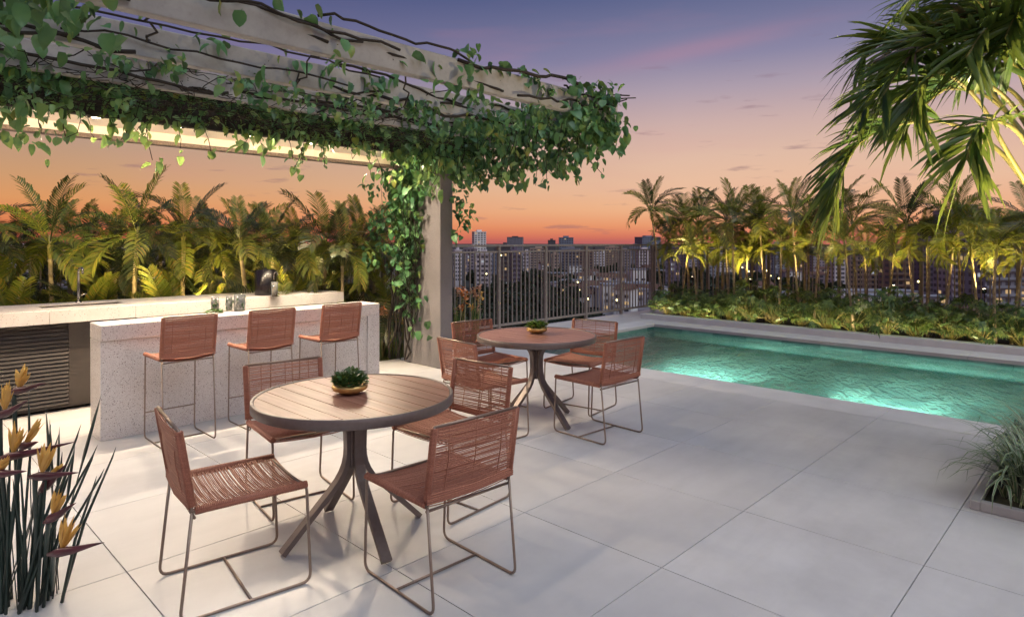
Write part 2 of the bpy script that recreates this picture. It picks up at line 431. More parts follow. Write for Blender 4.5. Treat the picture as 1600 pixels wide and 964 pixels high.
# ------------------------------------------------------------------ pool
PX0, PX1, PY0, PY1, PD, PW = 6.756, 10.58, -2.6, 6.52, -1.05, -.085
pool = link('pool', MB().box((PX0 - .3, PY0, -1.44), (PX1 + .3, PY1 + .3, PD - .012)).box((PX0 - .3, PY0, PD - .012), (PX0 - .006, PY1, -.06)).box((PX1 + .006, PY0, PD - .012), (PX1 + .3, PY1, -.06))
            .box((PX0 - .3, PY1 + .006, PD - .012), (PX1 + .3, PY1 + .3, -.06)).box((PX0 - .3, PY0 - .3, -1.44), (PX1 + .3, PY0 - .001, -.06)).mesh('pool', M['poolgrout']), kind='structure')
tm = MB().bbox((-.297, -.147, -.01), (.297, .147, 0), .002).mesh('pool_tile', M['pooltile'])
def ptile(mat): link('tile', tm, pool, mat=mat)
nx = int((PX1 - PX0) / .6)
k = 0
y = PY1 - .15
while y > -.6:
    off = .3 if k % 2 else 0
    x = PX0 + .3 - off
    while x < PX1 + .02:
        if x - .3 > PX0 - .02 and x + .3 < PX1 + .04: ptile(Matrix.Translation((x, y, PD + .002)))
        x += .6
    y -= .3; k += 1
for r_ in range(3):
    z = -.2 - .3 * r_; off = .3 if r_ % 2 else 0
    y = PY1 - .3 - off
    while y > -.3:
        ptile(Matrix.Translation((PX1 - .002, y, z)) @ Matrix.Rotation(PI / 2, 4, 'Z') @ Matrix.Rotation(PI / 2, 4, 'X')); y -= .6
    x = PX0 + .3 + off
    while x < PX1 - .2:
        ptile(Matrix.Translation((x, PY1 - .002, z)) @ Matrix.Rotation(PI / 2, 4, 'X')); x += .6
# water as a closed body's top sheet
wm = MB()
NXW, NYW = 2, 2
wm.box((PX0 - .004, PY0, PW - .0), (PX1 + .004, PY1 + .004, PW)).v
MBw = MB().add([(PX0 - .004, PY0, PW), (PX1 + .004, PY0, PW), (PX1 + .004, PY1 + .004, PW), (PX0 - .004, PY1 + .004, PW)], [(0, 1, 2, 3)])
MBw.build('pool_water', M['water'], kind='structure')
cp = link('pool_coping', MB().box((FX1, -2.6, -.06), (PX0 - .02, 7.0, -.055)).mesh('pool_coping', M['grout']), kind='structure')
def cop(a, b, zt=0.0):
    MB().bbox((a[0], a[1], -.055), (b[0], b[1], zt), .004).build('coping_stone', M['coping'], cp)
y = 6.975
while y > -2.5:
    cop((FX1 + .004, y - 1.786, 0), (PX0 + .012, y - .004, 0)); y -= 1.786
x = PX0 + .016
while x < PX1:
    cop((x, PY1 - .012, 0), (min(x + 1.786, PX1 + .0) - .004, 6.975, 0)); x += 1.786
y = 6.975
while y > -2.5:
    cop((PX1 - .012, y - 1.786, 0), (11.1, y - .004, 0)); y -= 1.786
# raised kerb of the planting bed beyond the pool
MB().bbox((11.1, -3.0, -.05), (11.32, 7.15, .10), .006).build('planting_kerb', M['coping'], kind='structure')
MB().box((11.32, -3.0, -.4), (13.0, 7.12, .03)).build('planting_bed', M['soil'], kind='structure')
def light(name, kind, loc, energy, color, parent=None, **k):
    d = bpy.data.lights.new(name, kind); d.energy = energy; d.color = color
    aim = k.pop('aim', None)
    for a, b in k.items(): setattr(d, a, b)
    o = bpy.data.objects.new(name, d); C.objects.link(o); o.location = loc
    if aim is not None: o.rotation_euler = Vector(aim).to_track_quat('-Z', 'Y').to_euler()
    if parent is not None: o.parent = parent
    return o
def pool_light(x, y, nxd, label, e):
    t = thing('pool_light', label, 'pool light', (x, y, -.24), 0, 'lights under the pool water')
    m = Matrix.Rotation(PI / 2 * nxd, 4, 'Y')
    MB().lathe([(.0, .03), (.11, .03), (.125, .012), (.125, 0)], 20, m).build('light_rim', M['steel'], t, True)
    MB().lathe([(.0, .036), (.09, .034), (.095, .03)], 20, m).build('lens', M['poollamp'], t, True)
    light('beam_lamp', 'SPOT', (nxd * .07, 0, 0), 800, (.94, 1, .95), t, aim=(nxd * 1, 0, -.50), spot_size=R(54), spot_blend=1., shadow_soft_size=.05)
    light('pool_lamp', 'SPOT', (nxd * .07, 0, 0), e, (.86, 1, .92), t, aim=(nxd * 1, 0, -.45), spot_size=R(118), spot_blend=1., shadow_soft_size=.08)
for y, lab in ((4.30, 'underwater lamp in the near pool wall, closest to the railing'), (2.0, 'underwater lamp in the near pool wall, middle of the row'), (-.3, 'underwater lamp in the near pool wall, closest to the grass planter')):
    pool_light(PX0 + .003, y, 1, lab, 300)

# ------------------------------------------------------------------ railings
def railing(name, label, length, loc, rz, spacing=.112, post_every=11, z0=.03, h=1.5, skip=0.):
    t = thing(name, label, 'railing', loc, rz)
    MB().bbox((0, -.03, h - .035), (length, .03, h), .004).build('top_rail', M['rail'], t)
    MB().bbox((0, -.014, h - .14), (length, .014, h - .11), .003).build('upper_rail', M['rail'], t)
    MB().bbox((0, -.02, z0 + .05), (length, .02, z0 + .09), .003).build('bottom_rail', M['rail'], t)
    pm = MB().bbox((-.028, -.028, z0 - .03), (.028, .028, h - .036), .003).mesh('post', M['rail'])
    bm_ = MB().bbox((-.009, -.013, z0 + .091), (.009, .013, h - .141), .002).mesh('baluster', M['rail'])
    n = int(length / spacing)
    for i in range(n + 1):
        link('post' if i % post_every == 0 else 'baluster', pm if i % post_every == 0 else bm_, t, loc=(i * spacing, 0, 0))
    return t
railing('railing', 'long brown metal railing straight behind the round table by the pool', 7.5, (5.35, 7.9, 0), 0)
railing('railing', 'brown metal railing running behind the palms beyond the pool', 10.6, (12.85, 7.9, 0), -PI / 2, .12)
railing('railing', 'brown metal railing behind the palms of the bar counter', 9.4, (-4.05, 10.6, 0), 0)
railing('railing', 'short brown railing return hidden behind the pillar planting', 2.6, (5.35, 10.55, 0), -PI / 2)

# ------------------------------------------------------------------ pergola
pg = thing('pergola', 'pergola of grey beams over the bar, wrapped in leafy vine', 'pergola', (5.09, 6.4, 0))
def P(name, a, b, mat, c=.006, **k):
    o = (5.09, 6.4, 0)
    return MB().bbox([a[i] - o[i] for i in range(3)], [b[i] - o[i] for i in range(3)], c).build(name, mat, pg, **k)
P('pillar', (4.99, 6.06, 0), (5.19, 6.80, 2.70), M['render'])
P('cross_beam', (4.99, 3.60, 2.68), (5.19, 6.95, 2.93), M['beam'])
BEAMS = [3.56, 4.42, 5.26]
for v in BEAMS:
    P('beam', (-3.2, v, 2.70), (4.987, v + .08, 2.895), M['beam'])
P('roof_panel', (-3.2, 5.92, 2.61), (4.985, 6.80, 2.90), M['soffit'])
P('fascia_beam', (-3.2, 5.84, 2.538), (4.985, 5.917, 2.93), M['dark'])
P('rim_lining', (-3.2, 6.788, 2.534), (4.985, 6.802, 2.609), M['soffit'], .001)
P('rim_beam', (-3.2, 6.803, 2.497), (4.985, 6.93, 2.93), M['rim'])
P('pillar', (-3.2, 6.06, 0), (-3.0, 6.80, 2.46), M['render'])
dl_lab = ['farthest left over the bar', 'left of the tap over the bar', 'showing through the leaves above the tap', 'over the first bar stool', 'over the second bar stool', 'over the third bar stool', 'beside the vine covered pillar']
for i, (x, lab) in enumerate(zip((-1.6, -.1, 1.45, 2.1, 2.75, 3.45, 4.15), dl_lab)):
    t = thing('downlight', 'small round recessed ceiling light ' + lab, 'ceiling light', (x, 6.36, 2.609), 0, 'downlights in the pergola soffit')
    MB().lathe([(.035, -.001), (.055, -.004), (.06, .0), (.06, .003)], 20).build('trim_ring', M['steel'], t, True)
    MB().lathe([(0, -.003), (.033, -.003), (.035, -.0005)], 20).build('lens', M['lamp'], t, True)
    light('spot_lamp', 'SPOT', (0, 0, -.02), 185 if i > 1 else 130, (1, .80, .58), t, aim=(.05, -.42, -1), spot_size=R(150), spot_blend=.8, shadow_soft_size=.05)
# added warm strip, hidden behind the fascia beam to brighten the soffit
t = thing('added_strip', 'added thin warm strip hidden under the pergola edge, brightening the soffit', 'light strip', (1.0, 5.935, 2.555))
MB().box((-4.0, -.014, -.008), (3.9, .014, .0)).build('channel', M['bronze'], t)
light('added_strip_lamp', 'AREA', (0, .02, .012), 62, (1, .74, .46), t, aim=(0, 1, .12), shape='RECTANGLE', size=7.8, size_y=.02)

# ------------------------------------------------------------------ bar counter
bar = thing('bar_counter', 'speckled terrazzo breakfast bar standing in front of the long counter', 'counter', (1.34, 5.75, 0))
MB().bbox((0, 0, 0), (2.53, .30, .775), .003).build('counter_body', M['terrazzo'], bar)
MB().bbox((0.0, -.022, .778), (2.55, .31, .90), .004).build('counter_top', M['terrazzo'], bar)
MB().bbox((2.405, -.022, 0), (2.55, -.001, .776), .003).build('side_trim', M['terrazzo'], bar)
MB().bbox((2.532, -.0, 0), (2.55, .30, .776), .003).build('end_panel', M['terrazzo'], bar)
bk = thing('back_counter', 'long pale stone counter with sink, tap and brown louvred cupboards', 'counter', (-3, 7.2, 0))
o = (-3, 7.2)
BT = .925
sx0, sx1, sy0, sy1 = 1.25 - o[0], 1.95 - o[0], .20, .52
mb = MB()
mb.bbox((0, -.12, BT - .125), (sx0, .72, BT), .004).bbox((sx1, -.12, BT - .125), (7.28, .72, BT), .004).bbox((sx0 + .0005, -.12, BT - .125), (sx1 - .0005, sy0, BT), .004).bbox((sx0 + .0005, sy1, BT - .125), (sx1 - .0005, .72, BT), .004)
mb.build('counter_top', M['terrazzo'], bk)
sk = MB().box((sx0 + .002, sy0 + .002, BT - .2), (sx1 - .002, sy1 - .002, BT - .19)).box((sx0 + .001, sy0, BT - .2), (sx0 + .01, sy1, BT - .012)).box((sx1 - .01, sy0, BT - .2), (sx1 - .001, sy1, BT - .012)).box((sx0, sy0, BT - .2), (sx1, sy0 + .01, BT - .013)).box((sx0, sy1 - .01, BT - .2), (sx1, sy1, BT - .013))
sk.build('sink', M['steel'], bk)
MB().bbox((0, .02, 0), (7.24, .68, BT - .128), .003).build('cabinet', M['dark'], bk)
MB().bbox((5.0, -.001, 0), (7.25, .019, BT - .128), .003).build('cabinet_front', M['terrazzo'], bk)
MB().bbox((4.42, -.004, .0), (4.62, .018, BT - .129), .003).build('door_frame', M['slat'], bk)
sm = MB().add([(0, -.016, 0), (4.42, -.016, 0), (4.42, -.004, .027), (0, -.004, .027), (0, .008, 0), (4.42, .008, 0), (4.42, .012, .027), (0, .012, .027)],
              [(0, 1, 2, 3), (4, 7, 6, 5), (0, 4, 5, 1), (3, 2, 6, 7), (0, 3, 7, 4), (1, 5, 6, 2)]).mesh('slat', M['slat'])
z = .03
while z < BT - .14:
    link('slat', sm, bk, loc=(-.002, 0, z)); z += .036
MB().bbox((.0, -.006, 0), (4.419, .018, .027), .002).build('plinth', M['slat'], bk)
# tap
tp = thing('tap', 'slim steel tap rising behind the sink', 'tap', (1.62, 7.78, BT))
MB().tube(rounded([(0, 0, .012), (0, 0, .36), (0, -.17, .36), (0, -.17, .30)], .06, 6), .011, 8).build('spout', M['steel'], tp, True)
MB().lathe([(0, .012), (.028, .012), (.03, 0)], 16).build('base_ring', M['steel'], tp, True)
MB().tube([(.012, 0, .07), (.07, 0, .09)], .006, 6).build('handle', M['steel'], tp, True)

# things on the counters
def at_counter(px, py, z): return gz(px, py, z)
p = gz(415, 461, BT + .0)
ib = thing('ice_bucket', 'tall black cylindrical bucket on the back counter', 'bucket', (p.x, p.y, BT + .001))
MB().lathe([(0, 0), (.118, 0), (.122, .012), (.122, .29), (.112, .292), (.108, .28), (.0, .28)], 32).build('body', M['black'], ib, True)
MB().lathe([(.02, .30), (.012, .318), (0, .32)], 12).lathe([(.0, .292), (.112, .294), (.09, .302), (.0, .305)], 32).build('lid', M['black'], ib, True)
q = gz(427, 461.5, BT)
gl_ = thing('beer_glass', 'amber drinking glass standing in front of the black bucket', 'glass', (q.x - .06, q.y - .16, BT + .001))
MB().lathe([(0, .004), (.028, .004), (.036, .145), (0, .145)], 20).build('drink', M['amber'], gl_, True)
MB().lathe([(0, 0), (.031, 0), (.040, .165), (.038, .165), (.029, .006)], 20).build('glass_wall', M['glass'], gl_, True)
MB().lathe([(0, -.0005), (.055, -.0005), (.055, .003), (0, .003)], 20).build('coaster', M['steel'], gl_)
tg = thing('hanging_ladle', 'small curled steel hook fixed on the front of the black bucket', 'hook', (q.x - .055, q.y - .13, BT + .19))
MB().tube(rounded([(0, 0, 0), (0, 0, .08), (.035, -.01, .09), (.04, -.012, .05)], .03, 5), .005, 6).build('hook', M['steel'], tg, True)
rnd = random.Random(11)
def patterned_jar(px, py, h, r, label):
    p = gz(px, py, .90)
    t = thing('patterned_vase', label, 'vase', (p.x, p.y, .902), 0, 'leaf patterned glasses on the breakfast bar')
    MB().lathe([(0, 0), (r * .95, 0), (r, .01), (r * .96, h), (r * .9, h), (r * .9, .012)], 24).build('glass_wall', M['glass'], t, True)
    mb = MB()
    for i in range(20):
        a = rnd.random() * 2 * PI; z = rnd.uniform(.015, h - .02); s = rnd.uniform(.008, .018)
        m = rotz(a) @ Matrix.Translation((r * 1.01 + .001, 0, z)) @ Matrix.Rotation(rnd.uniform(-1, 1), 4, 'X')
        mb.add([(0, 0, -s * 1.4), (.002, s * .6, 0), (0, 0, s * 1.4), (.002, -s * .6, 0)], [(0, 1, 2, 3)], m)
    mb.build('leaf_print', M['fern'], t, kind='stuff')
    MB().lathe([(0, .012), (r * .8, .012), (r * .78, h * .9), (0, h * .92)], 16).build('filling', M['jar'], t, True)
    return t
patterned_jar(374, 486, .155, .052, 'tall leaf patterned glass vase, right one on the breakfast bar')
patterned_jar(358, 485, .13, .03, 'slim leaf patterned glass between the two vases on the breakfast bar')
patterned_jar(336, 486, .125, .034, 'narrow leaf patterned glass, left one behind the first stool')
def leaf_heart(L=.1, Wd=.08, fold=.25, droop=.25):
    """pointed heart leaf: stem end at the origin, tip along +x"""
    pr = [(0, .0, 0), (.08, .34, -.02), (.3, .5, 0), (.58, .46, 0), (.84, .25, 0)]
    vs = [(0, 0, 0)]; fs = []
    mid = []
    for i, (t_, w, _) in enumerate(pr):
        z = -droop * L * t_ * t_
        mid.append((t_ * L, 0, z))
        vs += [] if i == 0 else [(t_ * L, 0, z), ((t_ - (.06 if i == 1 else 0)) * L, w * Wd, z + fold * w * Wd), ((t_ - (.06 if i == 1 else 0)) * L, -w * Wd, z + fold * w * Wd)]
    tip = len(vs); vs.append((L, 0, -droop * L * 1.15))
    n = len(pr) - 1
    fs += [(0, 1, 2), (0, 3, 1)]
    for i in range(n - 1):
        b = 1 + 3 * i; c_ = b + 3
        fs += [(b, c_, c_ + 1, b + 1), (b, b + 2, c_ + 2, c_)]
    b = 1 + 3 * (n - 1)
    fs += [(b, tip, b + 1), (b, b + 2, tip)]
    return vs, fs
LEAFS = [leaf_heart(.105, .085, .22, .2), leaf_heart(.12, .085, .35, .35), leaf_heart(.09, .08, .1, .1), leaf_heart(.115, .06, .5, .3)]
def lm(p, yaw, pitch, roll, s): return Matrix.Translation(p) @ rotz(yaw) @ Matrix.Rotation(pitch, 4, 'Y') @ Matrix.Rotation(roll, 4, 'X') @ Matrix.Scale(s, 4)
sp = thing('herb_sprig', 'small dark green leafy sprig lying beside the vases on the bar', 'sprig', gz(335, 489, .905))
mb = MB()
for i in range(26):
    mb.add(*LEAFS[i % 4], lm((rnd.gauss(0, .035), rnd.gauss(0, .02), rnd.uniform(0, .03)), rnd.uniform(0, 6.28), rnd.uniform(-.7, .1), rnd.uniform(-.6, .6), rnd.uniform(.25, .5)))
mb.build('foliage', M['fern'], sp, True, kind='stuff')
MB().tube([(-.05, 0, .004), (.0, .01, .01), (.05, .0, .02)], .002, 5).build('stem', M['bark'], sp)

# ------------------------------------------------------------------ chairs and stools
def cords(mb, n, f0, f1, r, sag, wob, rnd, nseg=4):
    """n cords; f0(t), f1(t) give the rail ends, sag is a vector"""
    for i in range(n):
        t_ = (i + .5) / n + rnd.uniform(-.22, .22) / n
        a, b = Vector(f0(t_)), Vector(f1(t_ + rnd.uniform(-.4, .4) / n))
        pts = []
        for k in range(nseg + 1):
            s = k / nseg
            pts.append(a.lerp(b, s) + Vector(sag) * math.sin(PI * s) * (1 + wob * rnd.uniform(-1, 1)))
        mb.tube(pts, r, 4, False)
def make_seat(name, label, cat, seat=.45, top=.79, D=.54, Wd=.47, stool=False):
    t = thing(name, label, cat)
    rn = random.Random(3)
    r = .0066 if not stool else .0058
    h = Wd / 2
    bx = .045            # where the back leg meets the seat
    sides = []
    for s in (-1, 1):
        pts = rounded([(bx, s * h, seat - .01), (0.0, s * h, r), (D, s * h, r), (D - .02, s * h, seat), (bx + .02, s * h, seat - .012)], [0, .045, .045, .03, 0], 5)
        MB().tube(pts, r, 8).build('side_frame', M['chairmetal'], t, True)
        MB().tube([(bx + .02, s * h, seat - .012), (bx, s * h, seat), (-.005, s * h, top)], r * .95, 8).build('back_post', M['chairmetal'], t, True)
    def bar(a, b, nm='crossbar', rr=None): MB().tube([a, b], rr or r * .92, 8).build(nm, M['chairmetal'], t, True)
    bar((D * .52, -h, r * 1.02), (D * .52, h, r * 1.02), 'floor_bar')
    bar((bx + .01, -h, seat - .03), (bx + .01, h, seat - .03), 'rear_rail')
    bar((D - .035, -h, seat - .004), (D - .035, h, seat - .004), 'front_rail')
    bar((-.005, -h, top - .004), (-.005, h, top - .004), 'top_rail', r * 1.1)
    if stool:
        bar((D - .005, -h, .20), (D - .005, h, .20), 'footrest')
    # woven seat: two layers of cord wound from side to side
    mb = MB(); n = 66 if not stool else 92; cr_ = .0022 if not stool else .0025
    zs = lambda t_: seat + .006 + (.012 * math.cos(t_ * 9)) * .2
    x_ = lambda t_: bx + .012 + (D - bx - .03) * t_
    cords(mb, n, lambda t_: (x_(t_), -h - .006, zs(t_)), lambda t_: (x_(t_), h + .006, zs(t_)), cr_, (0, 0, -.02), .06, rn)
    cords(mb, n // 2, lambda t_: (x_(t_), -h - .006, seat - .012), lambda t_: (x_(t_), h + .006, seat - .012), cr_, (0, 0, -.014), .12, rn)
    for s in (-1, 1):   # rope wound round the rail
        mb.tube([(x_(0), s * h, seat - .002), (x_(.5), s * h, seat + .001), (x_(1), s * h, seat)], .0155, 7)
    for i in range(int(n * 1.0)):
        for s in (-1, 1):
            mb.tube([(x_((i + .5) / n), s * h + a_, seat + b_) for a_, b_ in ((-.014, .006), (0, .0165), (.014, .006), (.0165, -.006), (0, -.0175))], .0031, 3, False)
    mb.build('woven_seat', M['rope'], t, True, kind='stuff')
    mb = MB(); n = 54 if not stool else 72
    xb = lambda t_: bx + .0 - (.005 + bx) * t_; zb = lambda t_: seat + .02 + (top - seat - .026) * t_
    cords(mb, n, lambda t_: (xb(t_) - .006, -h - .005, zb(t_)), lambda t_: (xb(t_) - .006, h + .005, zb(t_)), cr_, (-.012, 0, 0), .1, rn)
    cords(mb, n // 4 if not stool else n // 2, lambda t_: (xb(t_) + .009, -h, zb(t_)), lambda t_: (xb(t_) + .009, h, zb(t_)), cr_, (-.006, 0, 0), .15, rn)
    for s in (-1, 1):
        mb.tube([(xb(0), s * h, zb(0)), (xb(1), s * h, zb(1))], .0145, 7)
        for i in range(n):
            tt = (i + .5) / n
            mb.tube([(xb(tt) + a_, s * h + b_ * s, zb(tt)) for a_, b_ in ((.013, -.008), (.016, .004), (.003, .0165), (-.012, .008), (-.014, -.004))], .003, 3, False)
    for yy in (-.30, .02, .34):   # vertical tie cords
        mb.tube([(xb(0) - .012, yy * Wd, zb(0)), (xb(.5) - .02, yy * Wd, zb(.5)), (xb(1) - .004, yy * Wd, zb(1))], .0022, 4, False)
    for k_ in range(5):   # gathered turns at the foot of the back
        z_ = seat + .012 + k_ * .008
        mb.tube([(bx - .012, -h - .012, z_ + rn.uniform(-.003, .003)), (bx - .022, 0, z_ - .006), (bx - .012, h + .012, z_ + rn.uniform(-.003, .003))], .0045, 5, False)
    mb.build('woven_back', M['rope'], t, True, kind='stuff')
    return t
GC = 'rope chairs round the two tables'
def put(t, x, y, rz): t.location = (x, y, 0); t.rotation_euler = (0, 0, rz)
ch = make_seat('rope_chair', 'rope chair in the left foreground, its back to the bird of paradise flowers', 'chair')
ch['group'] = GC; put(ch, .955, 3.0, R(-8))
copy_thing(ch, (1.905, 2.06, 0), R(88), 'rope chair nearest the camera with its back turned to the viewer')
copy_thing(ch, (1.925, 3.90, 0), R(-98), 'rope chair at the near table in front of the middle bar stool')
copy_thing(ch, (2.775, 2.96, 0), R(185), 'rope chair on the right of the near table, facing its wooden top')
copy_thing(ch, (4.19, 4.60, 0), R(-94), 'rope chair at the pool table beside the pillar, flowers behind its back')
copy_thing(ch, (3.25, 3.75, 0), R(-5), 'rope chair at the pool table seen between the two tables, facing the pool')
copy_thing(ch, (5.03, 3.76, 0), R(188), 'rope chair at the pool table standing closest to the pool edge')
copy_thing(ch, (4.22, 2.86, 0), R(87), 'rope chair at the pool table with its back towards the open floor')
GS = 'rope stools along the terrazzo bar'
st = make_seat('bar_stool', 'tall rope bar stool nearest the left end of the terrazzo bar', 'stool', .665, .99, .45, .375, True)
st['group'] = GS; put(st, 1.80, 5.17, R(90))
copy_thing(st, (2.455, 5.17, 0), R(90), 'tall rope bar stool in the middle of the three at the bar')
copy_thing(st, (3.11, 5.17, 0), R(90), 'tall rope bar stool nearest the right end of the terrazzo bar')

# ------------------------------------------------------------------ tables
def make_table():
    t = thing('round_table', 'near round table with brown plank top in the left foreground', 'table')
    Rr = .50
    n = 10; w = 2 * Rr / n
    for i in range(n):
        x0 = -Rr + i * w + .002; x1 = x0 + w - .004
        top = []
        K = 9
        xs = [x0 + (x1 - x0) * k / K for k in range(K + 1)]
        up = [(x, math.sqrt(max(0, (Rr - .003) ** 2 - x * x))) for x in xs]
        lo = [(x, -y) for x, y in reversed(up)]
        poly = up + lo
        P2 = [poly[0]]
        for q_ in poly[1:]:
            if (Vector(q_) - Vector(P2[-1])).length > 1e-4: P2.append(q_)
        if (Vector(P2[0]) - Vector(P2[-1])).length < 1e-4: P2.pop()
        m_ = len(P2)
        vs = [(x, y, .745) for x, y in P2] + [(x, y, .72) for x, y in P2]
        fs = [tuple(range(m_ - 1, -1, -1)), tuple(range(m_, 2 * m_))] + [(k, (k + 1) % m_, m_ + (k + 1) % m_, m_ + k) for k in range(m_)]
        MB().add(vs, fs).build('plank', M['teak'], t)
    MB().lathe([(Rr, .718), (Rr, .748), (Rr + .003, .75), (Rr + .013, .75), (Rr + .016, .747), (Rr + .016, .704), (Rr + .012, .70), (0, .70)], 96).build('rim', M['bronze'], t, True)
    MB().lathe([(0, .717), (Rr - .01, .717)], 48).build('underlay', M['dark'], t)
    # four bent flat legs
    prof = rounded([(.15, 0, .688), (.045, 0, .60), (.038, 0, .36), (.38, 0, .012)], [0, .06, .12, 0], 5)
    for k in range(4):
        a = R(-9) + k * PI / 2
        mb = MB(); vs = []
        N = len(prof)
        for i, p in enumerate(prof):
            d = (prof[min(i + 1, N - 1)] - prof[max(i - 1, 0)]).normalized(); nn = Vector((-d.z, 0, d.x))
            if nn.x < 0: nn = -nn
            hw = .025
            for sx_, sy_ in ((-1, -1), (1, -1), (1, 1), (-1, 1)):
                vs.append(p + nn * sx_ * .013 + Vector((0, sy_ * hw, 0)))
        fs = [(i * 4 + j, i * 4 + (j + 1) % 4, (i + 1) * 4 + (j + 1) % 4, (i + 1) * 4 + j) for i in range(N - 1) for j in range(4)] + [(3, 2, 1, 0), tuple((N - 1) * 4 + j for j in range(4))]
        mb.add(vs, fs, rotz(a)).build('leg', M['bronze'], t)
    MB().bbox((-.036, -.036, .37), (.036, .036, .688), .004, rotz(R(-9))).build('column', M['bronze'], t)
    return t
tb = make_table(); tb['group'] = 'round plank tables'; tb.location = (1.85, 2.95, 0)
copy_thing(tb, (4.13, 3.71, 0), R(4), 'far round table with plank top standing beside the pool')
def bowl_plant(loc, label, mleaf, style, rs):
    t = thing('bowl_plant', label, 'potted plant', loc, 0, 'planted bowls on the tables')
    MB().lathe([(0, 0), (.055, 0), (.062, .006), (.088, .018), (.095, .032), (.090, .047), (.083, .045), (.082, .036), (0, .036)], 28).build('bowl', M['brass'], t, True)
    rn = random.Random(rs); mb = MB()
    for i in range(420 if style else 150):
        a = rn.random() * 2 * PI; rr_ = math.sqrt(rn.random()) * .085
        zz = .04 + (1 - (rr_ / .11) ** 2) * rn.uniform(.01, .085 if style else .06)
        s = rn.uniform(.16, .26) if style else rn.uniform(.2, .36)
        out = rn.uniform(.1, 1.1)
        mb.add(*LEAFS[i % 4], lm((math.cos(a) * rr_, math.sin(a) * rr_, zz), a + rn.uniform(-.8, .8), -rn.uniform(.2, 1.3), rn.uniform(-.6, .6), s))
    mb.build('foliage', mleaf, t, True, kind='stuff')
    mb = MB()
    for i in range(40):
        a = rn.random() * 2 * PI; rr_ = rn.uniform(.03, .085)
        mb.tube([(math.cos(a) * .03, math.sin(a) * .03, .035), (math.cos(a) * rr_, math.sin(a) * rr_, rn.uniform(.07, .125))], .0012, 3, False)
    mb.build('stems', mleaf, t, kind='stuff')
bowl_plant((1.84, 2.985, .7505), 'brass bowl with dense dark green plant on the near table', M['fern'], 1, 1)
bowl_plant((4.20, 3.77, .7505), 'brass bowl with yellow green succulents on the far table', M['succulent'], 0, 2)

# ------------------------------------------------------------------ vine
rnd = random.Random(77)
def wander(a, b, n, amp, seed, axis=(1, 1, 1)):
    rn = random.Random(seed); a = Vector(a); b = Vector(b); out = []; off = Vector((0, 0, 0))
    for i in range(n + 1):
        t_ = i / n
        off = off * .8 + Vector((rn.gauss(0, amp) * axis[0], rn.gauss(0, amp) * axis[1], rn.gauss(0, amp) * axis[2]))
        out.append(a.lerp(b, t_) + off * (1 if 0 < i < n else 0))
    return out
class Vine:
    def __init__(s, t, mat): s.t = t; s.L = []; s.stem = []; s.mat = mat; s.o = Vector(t.location)
    def leaf(s, p, yaw, pitch, roll, sc): s.L.append((Vector(p), yaw, pitch, roll, sc))
    def cluster(s, c, n, sx, sy, sz, rn, sc=(.6, 1.05)):
        for i in range(n):
            p = Vector(c) + Vector((rn.gauss(0, sx), rn.gauss(0, sy), rn.gauss(0, sz)))
            s.leaf(p, rn.uniform(0, 2 * PI), rn.uniform(.1, 1.35), rn.uniform(-.7, .7), rn.uniform(*sc) * rn.choice((.6, .8, 1, 1, 1.15)))
    def stems(s, name, paths, rads):
        for pts, r in zip(paths, rads):
            MB().tube([Vector(p) - s.o for p in pts], r, 5).build(name, M['bark'], s.t, True)
    def twigs(s, paths, r=.002):
        mb = MB()
        for pts in paths: mb.tube([Vector(p) - s.o for p in pts], r, 3, False)
        mb.build('twigs', M['bark'], s.t, kind='stuff')
    def finish(s, nobj):
        camp = Vector((0, 0, HC))
        s.L.sort(key=lambda q: (q[0] - camp).length / q[4])
        meshes = [MB().add(*l).mesh('vine_leaf', s.mat, True) for l in LEAFS]
        vis = [q for q in s.L if inview(q[0])]
        rest = [q for q in s.L if not inview(q[0])]
        for i, (p, y, pi_, r, sc) in enumerate(vis[:nobj]):
            link('leaf', meshes[i % 4], s.t, mat=lm(p - s.o, y, pi_, r, sc))
        mb = MB()
        for i, (p, y, pi_, r, sc) in enumerate(vis[nobj:] + rest):
            mb.add(*LEAFS[i % 4], lm(p - s.o, y, pi_, r, sc))
        mb.build('foliage', s.mat, s.t, True, kind='stuff')
def inview(p):
    d = p.x * cA + p.y * sA; l = p.x * sA - p.y * cA
    if d < .3: return False
    return abs(l / d) < .8 and -.6 < (p.z - HC) / d < .385
tv = thing('climbing_vine', 'leafy green climbing vine spread over and hanging from the pergola beams', 'vine', (5.09, 5.0, 2.7))
V = Vine(tv, M['vine'])
rn = random.Random(21)
paths = []; rads = []
# ropes of old stem along the beams
for j, v in enumerate(BEAMS):
    for k_ in range(3):
        y0 = v - .03 + k_ * .02; z0 = 2.90 if k_ == 0 else 2.74 + .08 * rn.random()
        x = -1.2 + rn.random()
        while x < 4.4:
            L_ = rn.uniform(1.2, 2.4)
            paths.append(wander((x, y0 + rn.uniform(-.03, .03), z0 + rn.uniform(-.05, .05)), (min(x + L_, 5.0), y0 + rn.uniform(-.05, .05), z0 + rn.uniform(-.08, .06)), 14, .016, rn.random(), (1, .6, 1)))
            rads.append(rn.uniform(.007, .015)); x += L_ * rn.uniform(.7, 1.1)
for k_ in range(46):   # crossing stems
    x = rn.uniform(-.8, 5.0); v0 = rn.choice(BEAMS); v1 = v0 + rn.choice([.86, .86, 1.5]); x2 = x + rn.uniform(-.9, .9)
    paths.append(wander((x, v0, 2.86 - rn.random() * .12), (min(x2, 5.1), min(v1, 5.9), 2.84 - rn.random() * .14), 12, .025, rn.random())); rads.append(rn.uniform(.003, .008))
